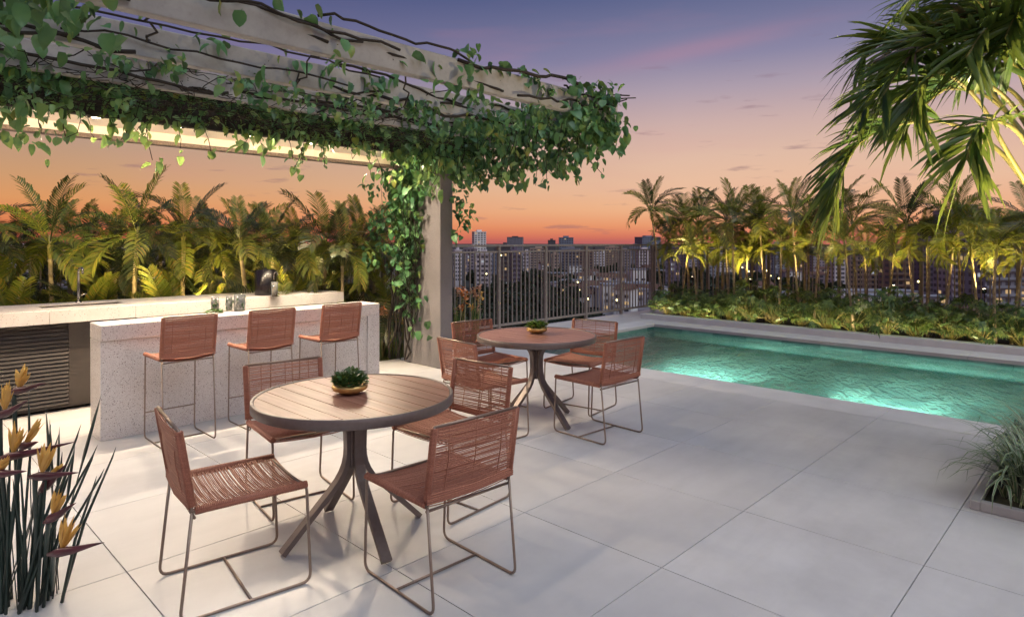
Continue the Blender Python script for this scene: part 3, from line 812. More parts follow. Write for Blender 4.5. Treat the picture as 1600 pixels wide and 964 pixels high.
for k_ in range(10):
    paths.append(wander((5.0 + rn.uniform(-.05, .2), 3.4 + rn.uniform(-.1, .2), 2.92), (5.1, 6.0 + rn.uniform(-.4, .3), 2.8), 16, .03, rn.random())); rads.append(rn.uniform(.005, .01))
V.stems('stem', paths, rads)
# leaves clinging to the beams, thin towards the outer beam and thicker inwards
def density(x): return .35 + .65 * max(0, min(1, (x - 1.0) / 3.6))
for j, v in enumerate(BEAMS):
    for k_ in range((34, 40, 60)[j]):
        x = rn.uniform(-1.0, 5.0)
        if rn.random() > density(x) + (.3 if j else .08) and x > .4: continue
        n = rn.randint(3, 12)
        V.cluster((x, v - .02 + rn.uniform(-.04, .06), rn.choice([2.90, 2.88, 2.72])), n, .11, .045, .05, rn)
# bunches hanging off the beams
for k_ in range(34):
    x = rn.uniform(-.3, 4.9); j = rn.choice([0, 1, 1, 2]); v = BEAMS[j]
    V.cluster((x, v - .03, 2.70 - rn.uniform(0, .12)), rn.randint(10, 26), .06, .04, .06, rn, (.35, .7))
# dense inner band between the third beam and the fascia
for k_ in range(430):
    x = rn.uniform(-1.2, 5.0); y = rn.uniform(5.35, 5.84)
    V.cluster((x, y, rn.uniform(2.70, 2.86)), rn.randint(6, 12), .09, .05, .04, rn, (.6, 1.0))
for k_ in range(34):
    x = 5.0 - 4.6 * rn.random() ** 1.5
    V.cluster((x, rn.uniform(5.3, 5.7), rn.uniform(2.52, 2.64)), rn.randint(2, 5), .08, .07, .05, rn, (.6, 1.0))
for k_ in range(95):
    V.cluster((rn.uniform(-.6, 4.9), rn.uniform(5.66, 5.82), rn.uniform(2.54, 2.66)), rn.randint(3, 7), .08, .03, .025, rn, (.35, .75))
# the cantilever end, thickly covered
for k_ in range(230):
    y = rn.uniform(3.52, 6.3); h_ = rn.random() ** 1.6
    depth = .20 + .22 * math.sin(PI * min(1, (y - 3.3) / 3.2))
    V.cluster((4.97 + rn.uniform(-.24, .16), y, 2.90 - h_ * (depth + .22)), rn.randint(6, 13), .09, .08, .06, rn, (.55, 1.0))
for k_ in range(110):
    x = rn.uniform(4.0, 5.2); y = rn.uniform(3.5, 6.0)
    V.cluster((x, y, rn.uniform(2.62, 2.80) - .12 * rn.random()), rn.randint(4, 9), .08, .08, .05, rn, (.5, .95))
for k_ in range(40):
    V.cluster((rn.uniform(4.4, 5.05), rn.uniform(3.5, 3.65), rn.uniform(2.66, 2.98)), rn.randint(4, 8), .06, .05, .05, rn, (.5, .9))
# left foreground bunch
for k_ in range(26):
    V.cluster((rn.uniform(.35, .85), rn.uniform(3.3, 4.4), rn.uniform(2.62, 2.9)), rn.randint(3, 7), .07, .09, .06, rn, (.7, 1.05))
for k_ in range(14):
    V.cluster((rn.uniform(.55, .9), rn.uniform(5.0, 5.6), rn.uniform(2.25, 2.5)), rn.randint(3, 7), .06, .06, .06, rn, (.5, .8))
tw = []
# single hanging strands with sparse leaves
for k_ in range(92):
    if k_ < 44: x, y, z = rn.uniform(.5, 4.8), rn.uniform(5.3, 5.9), 2.62; L_ = rn.uniform(.1, .42)
    else: x, y, z = rn.uniform(4.2, 5.15), rn.uniform(3.6, 6.1), 2.62; L_ = rn.uniform(.15, .55)
    pts = wander((x, y, z), (x + rn.uniform(-.15, .15), y + rn.uniform(-.1, .1), z - L_), 5, .014, rn.random())
    tw.append(pts)
    for q_ in pts[1:]:
        if rn.random() < .75: V.leaf(q_, rn.uniform(0, 6.28), rn.uniform(.5, 1.5), rn.uniform(-.6, .6), rn.uniform(.5, .95))
    V.cluster(pts[-1], rn.randint(1, 4), .03, .03, .03, rn, (.5, .95))
for k_ in range(1150):
    x = rn.uniform(-.8, 5.2); y = rn.uniform(5.2, 5.88); z = rn.uniform(2.56, 2.82)
    tw.append(wander((x, y, z), (x + rn.uniform(-.5, .5), y + rn.uniform(-.3, .3), z + rn.uniform(-.10, .08)), 5, .02, rn.random()))
V.twigs(tw, .0034)
V.finish(300)
# pillar vine
tv2 = thing('climbing_vine', 'vine climbing the pillar from the flower bed, thick at the top', 'vine', (4.95, 6.7, 0))
V2 = Vine(tv2, M['vine'])
paths = []; rads = []
for k_ in range(9):
    a = rn.uniform(0, 1)
    paths.append(wander((4.95 - rn.uniform(0, .15), 6.6 + a * .4, 0.05), (4.96, 6.4 + a * .35, 2.5), 18, .03, rn.random(), (.6, 1, .6))); rads.append(rn.uniform(.006, .016))
V2.stems('stem', paths, rads)
for k_ in range(150):
    z = .85 + 1.75 * rn.random() ** .62
    spread = .08 + .26 * max(0, (z - .9) / 1.7)
    V2.cluster((4.94 - abs(rn.gauss(0, .07)), 6.60 + rn.gauss(0, spread * .5), z), rn.randint(6, 11), .07, .07, .07, rn, (.55, 1.0))
for k_ in range(26):   # sprays to the left of the pillar
    z = rn.uniform(1.2, 2.3)
    V2.cluster((4.85 - rn.uniform(0, .3), 6.8 + rn.uniform(0, .28), z), rn.randint(4, 8), .06, .06, .05, rn, (.5, .85))
for k_ in range(12):
    V2.cluster((4.9, 6.4 + rn.uniform(-.2, .25), rn.uniform(.45, 1.0)), rn.randint(1, 5), .04, .07, .06, rn, (.6, 1.1))
for k_ in range(22):   # right side of the pillar
    z = rn.uniform(1.7, 2.5)
    V2.cluster((5.22 + rn.uniform(0, .2), 6.05 + rn.uniform(-.2, .1), z), rn.randint(2, 6), .05, .05, .05, rn, (.55, .9))
V2.cluster((5.21, 6.02, 1.66), 8, .03, .03, .04, rn, (.7, 1))
tw = [wander((4.9, 6.5, .3 + rn.random()), (4.93 - rn.uniform(-.02, .3), 6.55 + rn.uniform(-.25, .3), .8 + rn.random() * 1.5), 6, .03, rn.random()) for k_ in range(60)]
V2.twigs(tw, .003)
V2.finish(300)

# ------------------------------------------------------------------ palms
def frond_mesh(name, L, arch, npair, leaf, mat, seed, width=.016, vee=.5, twist=0.):
    """areca-like frond: starts at the origin, leaves along +x, bends over; returns mesh"""
    rn = random.Random(seed); mb = MB(); pts = []
    N = 12
    ang = 0.; p = Vector((0, 0, 0)); side = Vector((0, 1, 0))
    dirs = []
    for i in range(N + 1):
        pts.append(p.copy()); d = Vector((math.cos(ang), twist * (i / N) ** 2, math.sin(ang))).normalized(); dirs.append(d)
        p = p + d * (L / N); ang -= arch / N * (.5 + i / N)
    mb.tube(pts, [.007 * (1 - .8 * i / N) + .001 for i in range(N + 1)], 4, False)
    for k_ in range(npair):
        t_ = .2 + .8 * (k_ + .5) / npair
        f = t_ * N; i = min(int(f), N - 1); q_ = pts[i].lerp(pts[i + 1], f - i); d = dirs[i]
        up = side.cross(d).normalized() * -1
        if up.z < 0: up = -up
        ll = leaf * (math.sin(PI * min(1, (t_ - .12) * 1.02)) ** .55) * rn.uniform(.88, 1.08)
        for s in (-1, 1):
            out = (side * s * 1.0 + d * (.55 + .5 * t_) + up * vee * rn.uniform(.6, 1.2)).normalized()
            w = width * rn.uniform(.8, 1.1)
            wd = (d - out * d.dot(out)).normalized() * w
            a = q_; b = q_ + out * ll * .5; c_ = q_ + out * ll * .85 + Vector((0, 0, -ll * .14)); e = q_ + out * ll * 1.0 + Vector((0, 0, -ll * .30))
            mb.add([a + wd * .4, a - wd * .4, b + wd, b - wd, c_ + wd * .7, c_ - wd * .7, e], [(0, 1, 3, 2), (2, 3, 5, 4), (4, 5, 6)])
    me = mb.mesh(name, mat, False)
    return me
FR = [frond_mesh('frond', 1.0, a, int(n * 1.0), l * .74, M[m], s, .0122, v, tw_) for a, n, l, m, s, v, tw_ in
      ((1.3, 26, .34, 'areca', 1, .45, .15), (1.9, 26, .33, 'areca', 2, .35, -.2), (.9, 24, .32, 'areca', 3, .6, .1), (2.4, 26, .34, 'areca', 4, .3, .3),
       (1.2, 26, .34, 'arecashade', 5, .4, -.15), (1.8, 24, .33, 'arecashade', 6, .4, .2), (.5, 26, .30, 'areca', 7, .5, .05), (.6, 26, .30, 'arecashade', 8, .5, -.05))]
def palm(base, top, label, name='palm_tree', cat='palm', n=9, fl=.8, trunk_r=.022, seed=0, group=None, dark=.3, low=0):
    rn = random.Random(seed)
    t = thing(name, label, cat, base, 0, group)
    b = Vector(base); tp_ = Vector(top) - b
    N = 9; mid = tp_ * .5 + Vector((rn.gauss(0, .03), rn.gauss(0, .03), 0))
    pts = [(Vector((0, 0, 0)) * (1 - s) ** 2 + mid * 2 * s * (1 - s) + tp_ * s * s) for s in [i / N for i in range(N + 1)]]
    if tp_.z > .25:
        pp = []; rr_ = []
        for i in range(N):
            pp += [pts[i].lerp(pts[i + 1], .0), pts[i].lerp(pts[i + 1], .86), pts[i].lerp(pts[i + 1], .9)]; rr_ += [trunk_r * (1.0 - .3 * i / N), trunk_r * (.95 - .3 * i / N), trunk_r * (1.18 - .3 * i / N)]
        MB().tube(pp + [pts[-1]], rr_ + [trunk_r * .7], 7).build('trunk', M['palmtrunk'], t, True)
        MB().tube([pts[-2], pts[-1], pts[-1] + Vector((0, 0, .14))], [trunk_r * .72, trunk_r * .9, trunk_r * .3], 7).build('crownshaft', M['rachis'], t, True)
    a0 = rn.random() * 6.28
    for k_ in range(n):
        az_ = a0 + k_ * 2.4 + rn.uniform(-.3, .3)
        elv = R(78) - (k_ / n) * R(62 + low) + rn.uniform(-.12, .12)
        s = fl * rn.uniform(.85, 1.12) * (1.0 if k_ > 0 else .95)
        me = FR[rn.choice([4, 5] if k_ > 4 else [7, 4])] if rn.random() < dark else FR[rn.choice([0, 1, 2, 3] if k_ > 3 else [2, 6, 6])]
        m = Matrix.Translation(tp_ + Vector((0, 0, .02))) @ rotz(az_) @ Matrix.Rotation(-elv, 4, 'Y') @ Matrix.Rotation(rn.uniform(-.5, .5), 4, 'X') @ Matrix.Scale(s, 4)
        link('frond', me, t, mat=m)
    return t
right = [ # px of base, py of base, px of crown, py of crown
 (1039, 1018, 332, 12.2), (1048, 1045, 380, 12.5), (1064, 1074, 400, 12.0), (1079, 1069, 350, 12.4), (1089, 1081, 388, 11.8), (1097, 1092, 352, 12.5), (1114, 1122, 392, 12.1),
 (1127, 1134, 346, 12.5), (1141, 1134, 388, 11.8), (1150, 1145, 350, 11.6), (1157, 1156, 402, 12.4), (1164, 1167, 398, 12.0), (1171, 1180, 372, 12.5), (1197, 1187, 350, 12.0),
 (1202, 1194, 400, 12.5), (1215, 1221, 384, 11.8), (1228, 1232, 396, 12.4), (1250, 1238, 338, 11.9), (1258, 1254, 398, 12.5), (1264, 1262, 360, 12.5), (1271, 1280, 384, 11.7),
 (1285, 1303, 340, 12.3), (1335, 1320, 389, 11.6), (1341, 1332, 352, 12.3), (1352, 1351, 400, 12.0), (1380, 1398, 392, 12.1), (1432, 1416, 352, 11.8), (1449, 1449, 384, 11.9), (1472, 1490, 372, 11.8),
 (1500, 1496, 345, 12.5), (1533, 1517, 395, 11.9), (1556, 1557, 389, 11.7), (1580, 1600, 400, 12.0), (1616, 1612, 350, 12.2), (1668, 1660, 370, 12.0), (1740, 1752, 350, 12.1)]
def on_x(px, X):
    t_ = (px - 800) / 1000
    y = X * (sA - t_ * cA) / (cA + t_ * sA)
    return Vector((X, y, .03)), X * cA + y * sA
rn = random.Random(9)
nth = ['1st', '2nd', '3rd'] + ['%dth' % i for i in range(4, 60)]
for i, (bx_, cx_, cy_, X) in enumerate(right):
    b, d = on_x(bx_, X)
    d2 = d + rn.uniform(-.15, .15)
    top = ray(cx_, d2, cy_)
    lean = 'leaning left' if cx_ < bx_ - 6 else 'leaning right' if cx_ > bx_ + 6 else 'nearly upright'
    size = 'tall' if cy_ < 356 else 'short' if cy_ > 390 else 'medium'
    palm(b, top, f'{size} slim palm {lean}, {nth[i]} stem from the railing corner beyond the pool', n=13 if cy_ > 375 else 15, fl=(.6 if cy_ > 375 else .82), trunk_r=.024, seed=100 + i,
         group='palms in the bed beyond the pool', dark=.12 if cy_ > 375 else .42, low=22)
left = [ # crown px, crown py, depth, trunk?
 (78, 385, 7.9, 1, 1.15), (215, 372, 7.9, 1, 1.05), (287, 372, 8.2, 1, 1.05), (375, 388, 8.0, 1, .95), (425, 388, 8.6, 1, .95), (508, 385, 8.4, 1, 1.0), (563, 382, 8.7, 1, .9), (588, 392, 9.3, 1, .8), (140, 392, 8.8, 1, .9), (330, 398, 9.0, 1, .85), (-40, 380, 7.8, 1, 1.0)]
names = ['large palm with the tallest dark frond, left of the tap', 'palm above the tap with olive fronds', 'straight slim palm a little right of the tap', 'pale trunked palm behind the patterned vases', 'palm with drooping fronds behind the black bucket',
         'palm behind the right end of the long counter', 'palm with an upright frond just left of the pillar', 'small palm half hidden by the pillar vine', 'palm set back between the first two big ones', 'short palm set back behind the vases', 'palm at the left edge of the view']
for i, ((px, py, d, tr, fl), nm) in enumerate(zip(left, names)):
    top = ray(px, d, py); b = Vector((top.x + rn.uniform(-.08, .08), top.y + rn.uniform(-.05, .1), 0))
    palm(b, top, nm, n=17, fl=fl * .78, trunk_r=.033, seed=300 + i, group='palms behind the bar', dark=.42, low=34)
low = [(20, 470, 7.7), (95, 470, 8.6), (160, 455, 8.0), (240, 455, 8.6), (330, 455, 8.2), (460, 450, 8.3), (405, 455, 8.9), (540, 455, 8.6), (610, 450, 9.0), (50, 440, 9.3), (195, 450, 9.3), (300, 440, 9.4), (500, 440, 9.4), (-20, 450, 8.2), (270, 468, 7.75), (445, 462, 7.9), (120, 462, 7.75)]
ln = ['bright yellow green low palm at the far left of the counter', 'low palm clump between the left edge and the tap', 'low palm directly left of the tap', 'low palm in the gap right of the tap', 'low palm left of the vases', 'yellow low palm just right of the black bucket',
      'low palm hidden behind the black bucket', 'low palm near the right end of the counter', 'low palm behind the flowers beside the pillar', 'low dark palm at the back left', 'low dark palm at the back behind the tap', 'low dark palm at the back behind the slim palm',
      'low dark palm at the back right', 'low palm cut by the left frame edge', 'low frond clump touching the counter right of the sink', 'low frond clump touching the counter right of the bucket', 'low frond clump touching the counter left of the tap']
for i, ((px, py, d), nm) in enumerate(zip(low, ln)):
    p = ray(px, d, py)
    palm(Vector((p.x, p.y, 0)), Vector((p.x, p.y, max(.12, p.z - .45))), nm, 'young_palm', 'palm', n=15, fl=rn.uniform(.7, .95), trunk_r=.02, seed=500 + i, group='young palms behind the bar', dark=.3, low=20)
for i in range(13):
    px = -30 + i * 52; d = 9.5 + .35 * (i % 3)
    p = ray(px, d)
    palm(Vector((p.x, p.y, 0)), Vector((p.x, p.y, .75 + .25 * (i % 2))), f'palm with shade-dark leaf colour in the back row against the rear railing, {nth[i]} from the left', 'young_palm', 'palm', n=13, fl=.95, trunk_r=.025, seed=700 + i, group='back row of palms', dark=1., low=20)
mid = [(30, 398, 8.4), (112, 380, 9.2), (178, 398, 8.3), (250, 392, 8.9), (318, 380, 9.3), (350, 402, 8.4), (400, 376, 9.3), (465, 398, 8.5), (535, 398, 8.3), (600, 384, 9.6)]
mn = ['mid sized palm between the left edge and the largest palm', 'palm crown showing between the two tallest left palms', 'lower palm crown right above the tap', 'palm crown squeezed between the tap palm and the slim palm', 'high set back palm right of the slim palm', 'low palm crown left of the pale trunk',
      'high palm crown rising behind the bucket', 'lower palm crown right of the black bucket', 'lower palm crown behind the counter end', 'palm crown partly covered by the pillar vine leaves']
for i, ((px, py, d), nm) in enumerate(zip(mid, mn)):
    top = ray(px, d, py)
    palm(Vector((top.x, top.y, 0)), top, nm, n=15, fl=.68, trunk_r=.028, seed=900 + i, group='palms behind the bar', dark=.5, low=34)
# soil of the bed behind the bar, lawn strip
MB().box((-3.2, 8.02, -.3), (5.3, 10.9, -.005)).box((4.31, 7.04, -.3), (6.29, 8.02, -.005)).build('garden_bed', M['soil'], kind='structure')
MB().box((6.296, 7.0, -.25), (7.095, 8.0, -.004)).build('flower_bed', M['soil'], kind='structure')
def garden_light(loc, aim, e, label, colr=(1, .72, .28)):
    t = thing('garden_light', label, 'garden light', loc, 0, 'spike lights in the planting')
    q_ = Vector(aim).to_track_quat('Z', 'Y').to_matrix().to_4x4()
    m = Matrix.Translation((0, 0, .12)) @ q_
    MB().lathe([(0, 0), (.03, .002), (.034, .07), (.03, .072), (.027, .06), (0, .06)], 14, m).build('lamp_head', M['black'], t, True)
    MB().lathe([(0, .061), (.026, .061)], 14, m).build('lens', M['lamp'], t)
    MB().tube([(0, 0, -.02), (0, 0, .12)], .007, 6).build('spike', M['black'], t)
    light('uplight', 'SPOT', Vector((0, 0, .12)) + Vector(aim).normalized() * .09, e, colr, t, aim=aim, spot_size=R(140), spot_blend=.9, shadow_soft_size=.08)
for i, v in enumerate((6.4, 5.2, 4.0, 2.8, 1.6, .4, -.8)):
    garden_light((11.86, v, .66), (-.25, .05, 1), 92, f'spike light in the bed beyond the pool, {nth[i]} from the railing corner')
t = thing('added_strip', 'added warm strip along the kerb, brightening the shrubs', 'light strip', (11.345, 2.6, .05))  # added strip, brightens the shrub fronts and palm stems
MB().box((-.012, -4.5, -.02), (.012, 4.5, .0)).build('channel', M['bronze'], t)
light('added_strip_lamp', 'AREA', (0, 0, .006), 48, (1, .8, .5), t, aim=(-.1, 0, 1), shape='RECTANGLE', size=9.0, size_y=.02)
for i, x in enumerate((-.6, .3, 1.2, 2.1, 3.0, 3.9, 4.6)):
    garden_light((x, 8.06, .6), (.1, .55, 1), 70, f'spike light behind the long counter, {nth[i]} from the left')

# ------------------------------------------------------------------ big palm at the right
bpb = ray(1650, 4.45); bpb.z = 0
big = thing('palm_tree', 'large close palm leaning in from the right edge with long drooping fronds', 'palm', bpb)
btop = ray(1640, 4.45, 330)
MB().tube([Vector((0, 0, 0)), Vector((.02, 0, .9)), btop - bpb], [.09, .075, .06], 12).build('trunk', M['palmtrunk'], big, True)
def spline(ps, n):
    out = []
    P_ = [ps[0]] + ps + [ps[-1]]
    for i in range(len(ps) - 1):
        a, b, c_, d = P_[i], P_[i + 1], P_[i + 2], P_[i + 3]
        for k_ in range(n):
            t_ = k_ / n
            out.append(.5 * ((2 * b) + (c_ - a) * t_ + (2 * a - 5 * b + 4 * c_ - d) * t_ ** 2 + (3 * b - a - 3 * c_ + d) * t_ ** 3))
    out.append(ps[-1]); return out
def curl(pts, i):
    a = (pts[max(i, 1)] - pts[max(i, 1) - 1]).normalized() - (pts[min(i + 2, len(pts) - 1)] - pts[min(i + 1, len(pts) - 2)]).normalized()
    return a.normalized() if a.length > .02 else Vector((0, 0, .3))
def big_frond(ctrl, nl, leaf, mat, objs, seed, width=.024, start=.3, droop=.42, fwd=1.35):
    rn = random.Random(seed)
    pts = spline([ray(x, d, y) - bpb for x, y, d in ctrl], 6); N = len(pts) - 1
    fr = MB().tube(pts, [.017 * (1 - .82 * i / N) + .0015 for i in range(N + 1)], 6).build('frond', M['rachis'], big, True)
    allm = MB()
    for k_ in range(nl):
        t_ = start + (1 - start) * (k_ + .5) / nl
        f = t_ * N; i = min(int(f), N - 1); q_ = pts[i].lerp(pts[i + 1], f - i); d = (pts[i + 1] - pts[i]).normalized()
        side = d.cross(Vector((0, 0, 1)))
        side = side.normalized() if side.length > .15 else Vector((-.7, .7, 0))
        for s in (-1, 1):
            ll = 1.08 * leaf * (.55 + .6 * math.sin(PI * min(1, t_ * .93)) ** .7) * rn.uniform(.8, 1.12)
            out = (side * s * rn.uniform(.6, 1.0) + curl(pts, i) * .4 + d * fwd * rn.uniform(.7, 1.2) + Vector((0, 0, rn.uniform(-.25, .25)))).normalized()
            pt = q_.copy(); dd = out.copy(); cur = [pt.copy()]
            K = 5
            for j in range(K):
                dd = (dd + Vector((0, 0, -droop * (j + 1) / K * .38))).normalized(); pt = pt + dd * ll / K; cur.append(pt.copy())
            wv = (d - out * d.dot(out)); wv = wv.normalized() if wv.length > .05 else Vector((0, 0, 1))
            nrm = out.cross(wv).normalized()
            ws = [.35, .9, 1, .8, .5, .04]
            vs = []
            for c_, w in zip(cur, ws):
                vs += [c_ + wv * width * w * .5, c_ - nrm * width * w * .16, c_ - wv * width * w * .5]
            fs = []
            for j in range(K):
                b_ = j * 3; fs += [(b_, b_ + 1, b_ + 4, b_ + 3), (b_ + 1, b_ + 2, b_ + 5, b_ + 4)]
            if objs: MB().add(vs, fs).build('leaflet', M[mat], fr, True)
            else: allm.add(vs, fs)
    if objs:      # the finer leaflets between the big ones
        for k_ in range(int(nl * 3.2)):
            t_ = start + (1 - start) * rn.random(); f = t_ * N; i = min(int(f), N - 1); q_ = pts[i].lerp(pts[i + 1], f - i); d = (pts[i + 1] - pts[i]).normalized()
            side = d.cross(Vector((0, 0, 1))); side = side.normalized() if side.length > .15 else Vector((-.7, .7, 0))
            s = rn.choice((-1, 1)); ll = 1.05 * leaf * rn.uniform(.6, 1.1)
            out = (side * s * rn.uniform(.4, 1.1) + curl(pts, i) * rn.uniform(0, .6) + d * fwd * rn.uniform(.8, 1.4) + Vector((0, 0, rn.uniform(-.3, .4)))).normalized()
            wv = d - out * d.dot(out); wv = wv.normalized() if wv.length > .05 else Vector((0, 0, 1))
            dn = Vector((0, 0, -1)); w = width * rn.uniform(.5, .85)
            c4 = [q_, q_ + out * ll * .4 + dn * ll * .04, q_ + out * ll * .75 + dn * ll * .2, q_ + out * ll * .95 + dn * ll * .42]
            allm.add([c4[0] + wv * w * .2, c4[0] - wv * w * .2, c4[1] + wv * w * .5, c4[1] - wv * w * .5, c4[2] + wv * w * .42, c4[2] - wv * w * .42, c4[3]], [(0, 1, 3, 2), (2, 3, 5, 4), (4, 5, 6)])
        allm.build('fine_leaflets', M['bigpalm_i'], fr, True, kind='stuff')
    if not objs: allm.build('leaflets', M['bigpalm_i'] if mat == 'bigpalm' else M[mat], fr, True, kind='stuff')
BF = [
 ([(1625, 320, 4.4), (1575, 240, 4.3), (1530, 160, 4.2), (1480, 118, 4.1), (1440, 132, 4.0), (1425, 180, 3.95)], 18, .40, 'bigpalm', 1, .42),
 ([(1625, 320, 4.4), (1560, 235, 4.5), (1480, 192, 4.6), (1400, 196, 4.65), (1345, 222, 4.7), (1320, 262, 4.7), (1305, 315, 4.7)], 24, .40, 'bigpalm', 1, .34),
 ([(1635, 310, 4.4), (1590, 200, 4.7), (1520, 115, 4.9), (1450, 72, 5.0), (1385, 66, 5.1), (1345, 95, 5.1)], 20, .42, 'bigpalm', 1, .4),
 ([(1640, 310, 4.4), (1600, 220, 4.2), (1560, 190, 4.0), (1525, 205, 3.9), (1510, 250, 3.85)], 15, .36, 'bigpalm', 1, .4),
 ([(1640, 300, 4.4), (1600, 130, 4.5), (1550, 30, 4.6), (1490, -20, 4.6), (1430, -5, 4.6)], 18, .42, 'bigpalm', 1, .35),
 ([(1640, 300, 4.4), (1620, 170, 4.3), (1585, 95, 4.2), (1530, 60, 4.2), (1470, 60, 4.2), (1420, 80, 4.1)], 17, .34, 'bigdry', 1, .45),
 ([(1640, 300, 4.4), (1632, 120, 4.2), (1600, 0, 4.1), (1550, -60, 4.0), (1500, -60, 3.9)], 18, .45, 'bigpalm', 1, .35),
 ([(1640, 300, 4.4), (1625, 180, 4.2), (1600, 100, 4.1), (1570, 80, 4.0), (1530, 100, 3.9)], 15, .36, 'bigpalm', 1, .4),
 ([(1640, 300, 4.4), (1650, 150, 4.6), (1640, 40, 4.8), (1610, -30, 5.0), (1570, -30, 5.2)], 26, .45, 'bigpalm', 0, .3),
 ([(1640, 300, 4.4), (1640, 170, 4.7), (1600, 90, 4.9), (1550, 70, 5.1), (1500, 110, 5.3)], 24, .40, 'bigpalm', 0, .3),
 ([(1645, 300, 4.4), (1700, 150, 4.4), (1760, 80, 4.4), (1820, 120, 4.4)], 24, .42, 'bigpalm', 0, .3),
 ([(1645, 300, 4.4), (1690, 220, 4.0), (1720, 220, 3.6), (1730, 300, 3.3)], 22, .40, 'bigpalm', 0, .3),
 ([(1645, 300, 4.4), (1660, 100, 4.4), (1660, -40, 4.2), (1640, -100, 4.0), (1600, -90, 3.8)], 26, .45, 'bigpalm', 0, .3),
 ([(1645, 300, 4.4), (1620, 120, 4.9), (1580, 20, 5.2), (1520, -10, 5.4), (1460, 20, 5.5)], 26, .45, 'bigpalm', 0, .35),
]
BF += [([(1645, 300, 4.4), (1600, 190, 4.3), (1540, 130, 4.2), (1460, 110, 4.2), (1390, 130, 4.2), (1350, 170, 4.2)], 26, .40, 'bigpalm', 0, .3),
 ([(1645, 300, 4.4), (1610, 150, 4.2), (1560, 80, 4.1), (1490, 60, 4.0), (1420, 90, 4.0), (1380, 150, 4.0)], 26, .42, 'bigpalm', 0, .3),
 ([(1645, 300, 4.4), (1630, 160, 4.1), (1600, 60, 4.0), (1550, 40, 3.9), (1510, 90, 3.8)], 24, .42, 'bigpalm', 0, .3),
 ([(1645, 300, 4.4), (1600, 210, 4.8), (1540, 150, 4.9), (1470, 140, 5.0), (1400, 160, 5.1), (1350, 200, 5.1)], 24, .42, 'bigpalm', 0, .3),([(1645, 300, 4.4), (1640, 150, 4.5), (1605, 40, 4.6), (1560, 10, 4.7), (1500, 30, 4.8), (1455, 70, 4.8)], 24, .42, 'bigpalm', 0, .3),
 ([(1645, 300, 4.4), (1610, 180, 4.5), (1560, 130, 4.6), (1500, 130, 4.7), (1450, 160, 4.8), (1410, 210, 4.8)], 24, .40, 'bigpalm', 0, .35),
 ([(1645, 300, 4.4), (1655, 120, 4.2), (1640, 20, 4.0), (1600, 10, 3.9), (1570, 60, 3.8)], 24, .42, 'bigpalm', 0, .35),
 ([(1645, 300, 4.4), (1620, 140, 4.8), (1570, 50, 5.0), (1500, 40, 5.2), (1430, 50, 5.3), (1375, 100, 5.3)], 24, .44, 'bigpalm', 0, .35),
 ([(1645, 300, 4.4), (1635, 90, 4.7), (1600, -10, 4.8), (1540, -30, 4.9), (1480, 0, 5.0)], 22, .44, 'bigpalm', 0, .35)]
for i, (c_, nl, lf, mt, ob, stt) in enumerate(BF):
    big_frond(c_, nl if ob else int(nl * 1.3), lf, mt, ob, 40 + i, start=stt, width=.036)
garden_light((5.22, .22, .62), (.0, .5, 1), 420, 'spike light in the grass planter under the big palm', (1, .78, .45))

# ------------------------------------------------------------------ shrubs beyond the pool
def lobed(seed):
    rn = random.Random(seed); vs = []; fs = []
    L_ = .16
    for k_ in range(9):
        a = R(-105 + k_ * 26.25); ll = L_ * (1 - .35 * abs(k_ - 4) / 4) * rn.uniform(.85, 1.1); w = .013
        c_ = Vector((math.cos(a), math.sin(a), 0)); n_ = Vector((-math.sin(a), math.cos(a), 0))
        o = len(vs); dz = -.25 * ll
        vs += [Vector((.0, 0, 0)) + n_ * w * .4, Vector((0, 0, 0)) - n_ * w * .4, c_ * ll * .6 + n_ * w + Vector((0, 0, .01)), c_ * ll * .6 - n_ * w + Vector((0, 0, .01)), c_ * ll + Vector((0, 0, dz * .6))]
        fs += [(o, o + 1, o + 3, o + 2), (o + 2, o + 3, o + 4)]
    return vs, fs
LB = [lobed(1), lobed(2), lobed(3)]
def shrub_mesh(seed, n=80, w=.34, h=.42):
    rn = random.Random(seed); mb = MB(); ms = MB()
    for i in range(n):
        a = rn.uniform(0, 6.28); r_ = w * rn.random() ** .6; zz = h * (.25 + .75 * rn.random()) * (1 - .45 * (r_ / w) ** 2)
        p = Vector((math.cos(a) * r_, math.sin(a) * r_, zz))
        mb.add(*LB[i % 3], lm(p, a + rn.uniform(-.6, .6), rn.uniform(-.5, .7), rn.uniform(-.4, .4), rn.uniform(.55, 1.0)))
        if i % 2 == 0: ms.tube([(0, 0, 0), p * .6 + Vector((0, 0, .03)), p], .003, 3, False)
    return mb.mesh('foliage', M['shrub'], False), ms.mesh('stems', M['rachis'])
SH = [shrub_mesh(i) for i in range(5)]
rn = random.Random(31)
i = 0
v = 6.85
while v > -1.6:
    for row, X in enumerate((11.64, 12.14)):
        lab = f'feathery green shrub in the {"front" if row == 0 else "back"} row beyond the pool, {nth[i]} from the railing corner'
        t = thing('shrub', lab, 'shrub', (X + rn.uniform(-.06, .06), v + row * .2 + rn.uniform(-.05, .05), .03), rn.uniform(0, 6.28), 'shrubs in the bed beyond the pool')
        me, ms = SH[rn.randrange(5)]
        s = rn.uniform(.85, 1.15); t.scale = (s * 1.1, s * 1.1, s * rn.uniform(1.4, 1.8))
        link('foliage', me, t, kind='stuff'); link('stems', ms, t, kind='stuff')
    v -= .44; i += 1

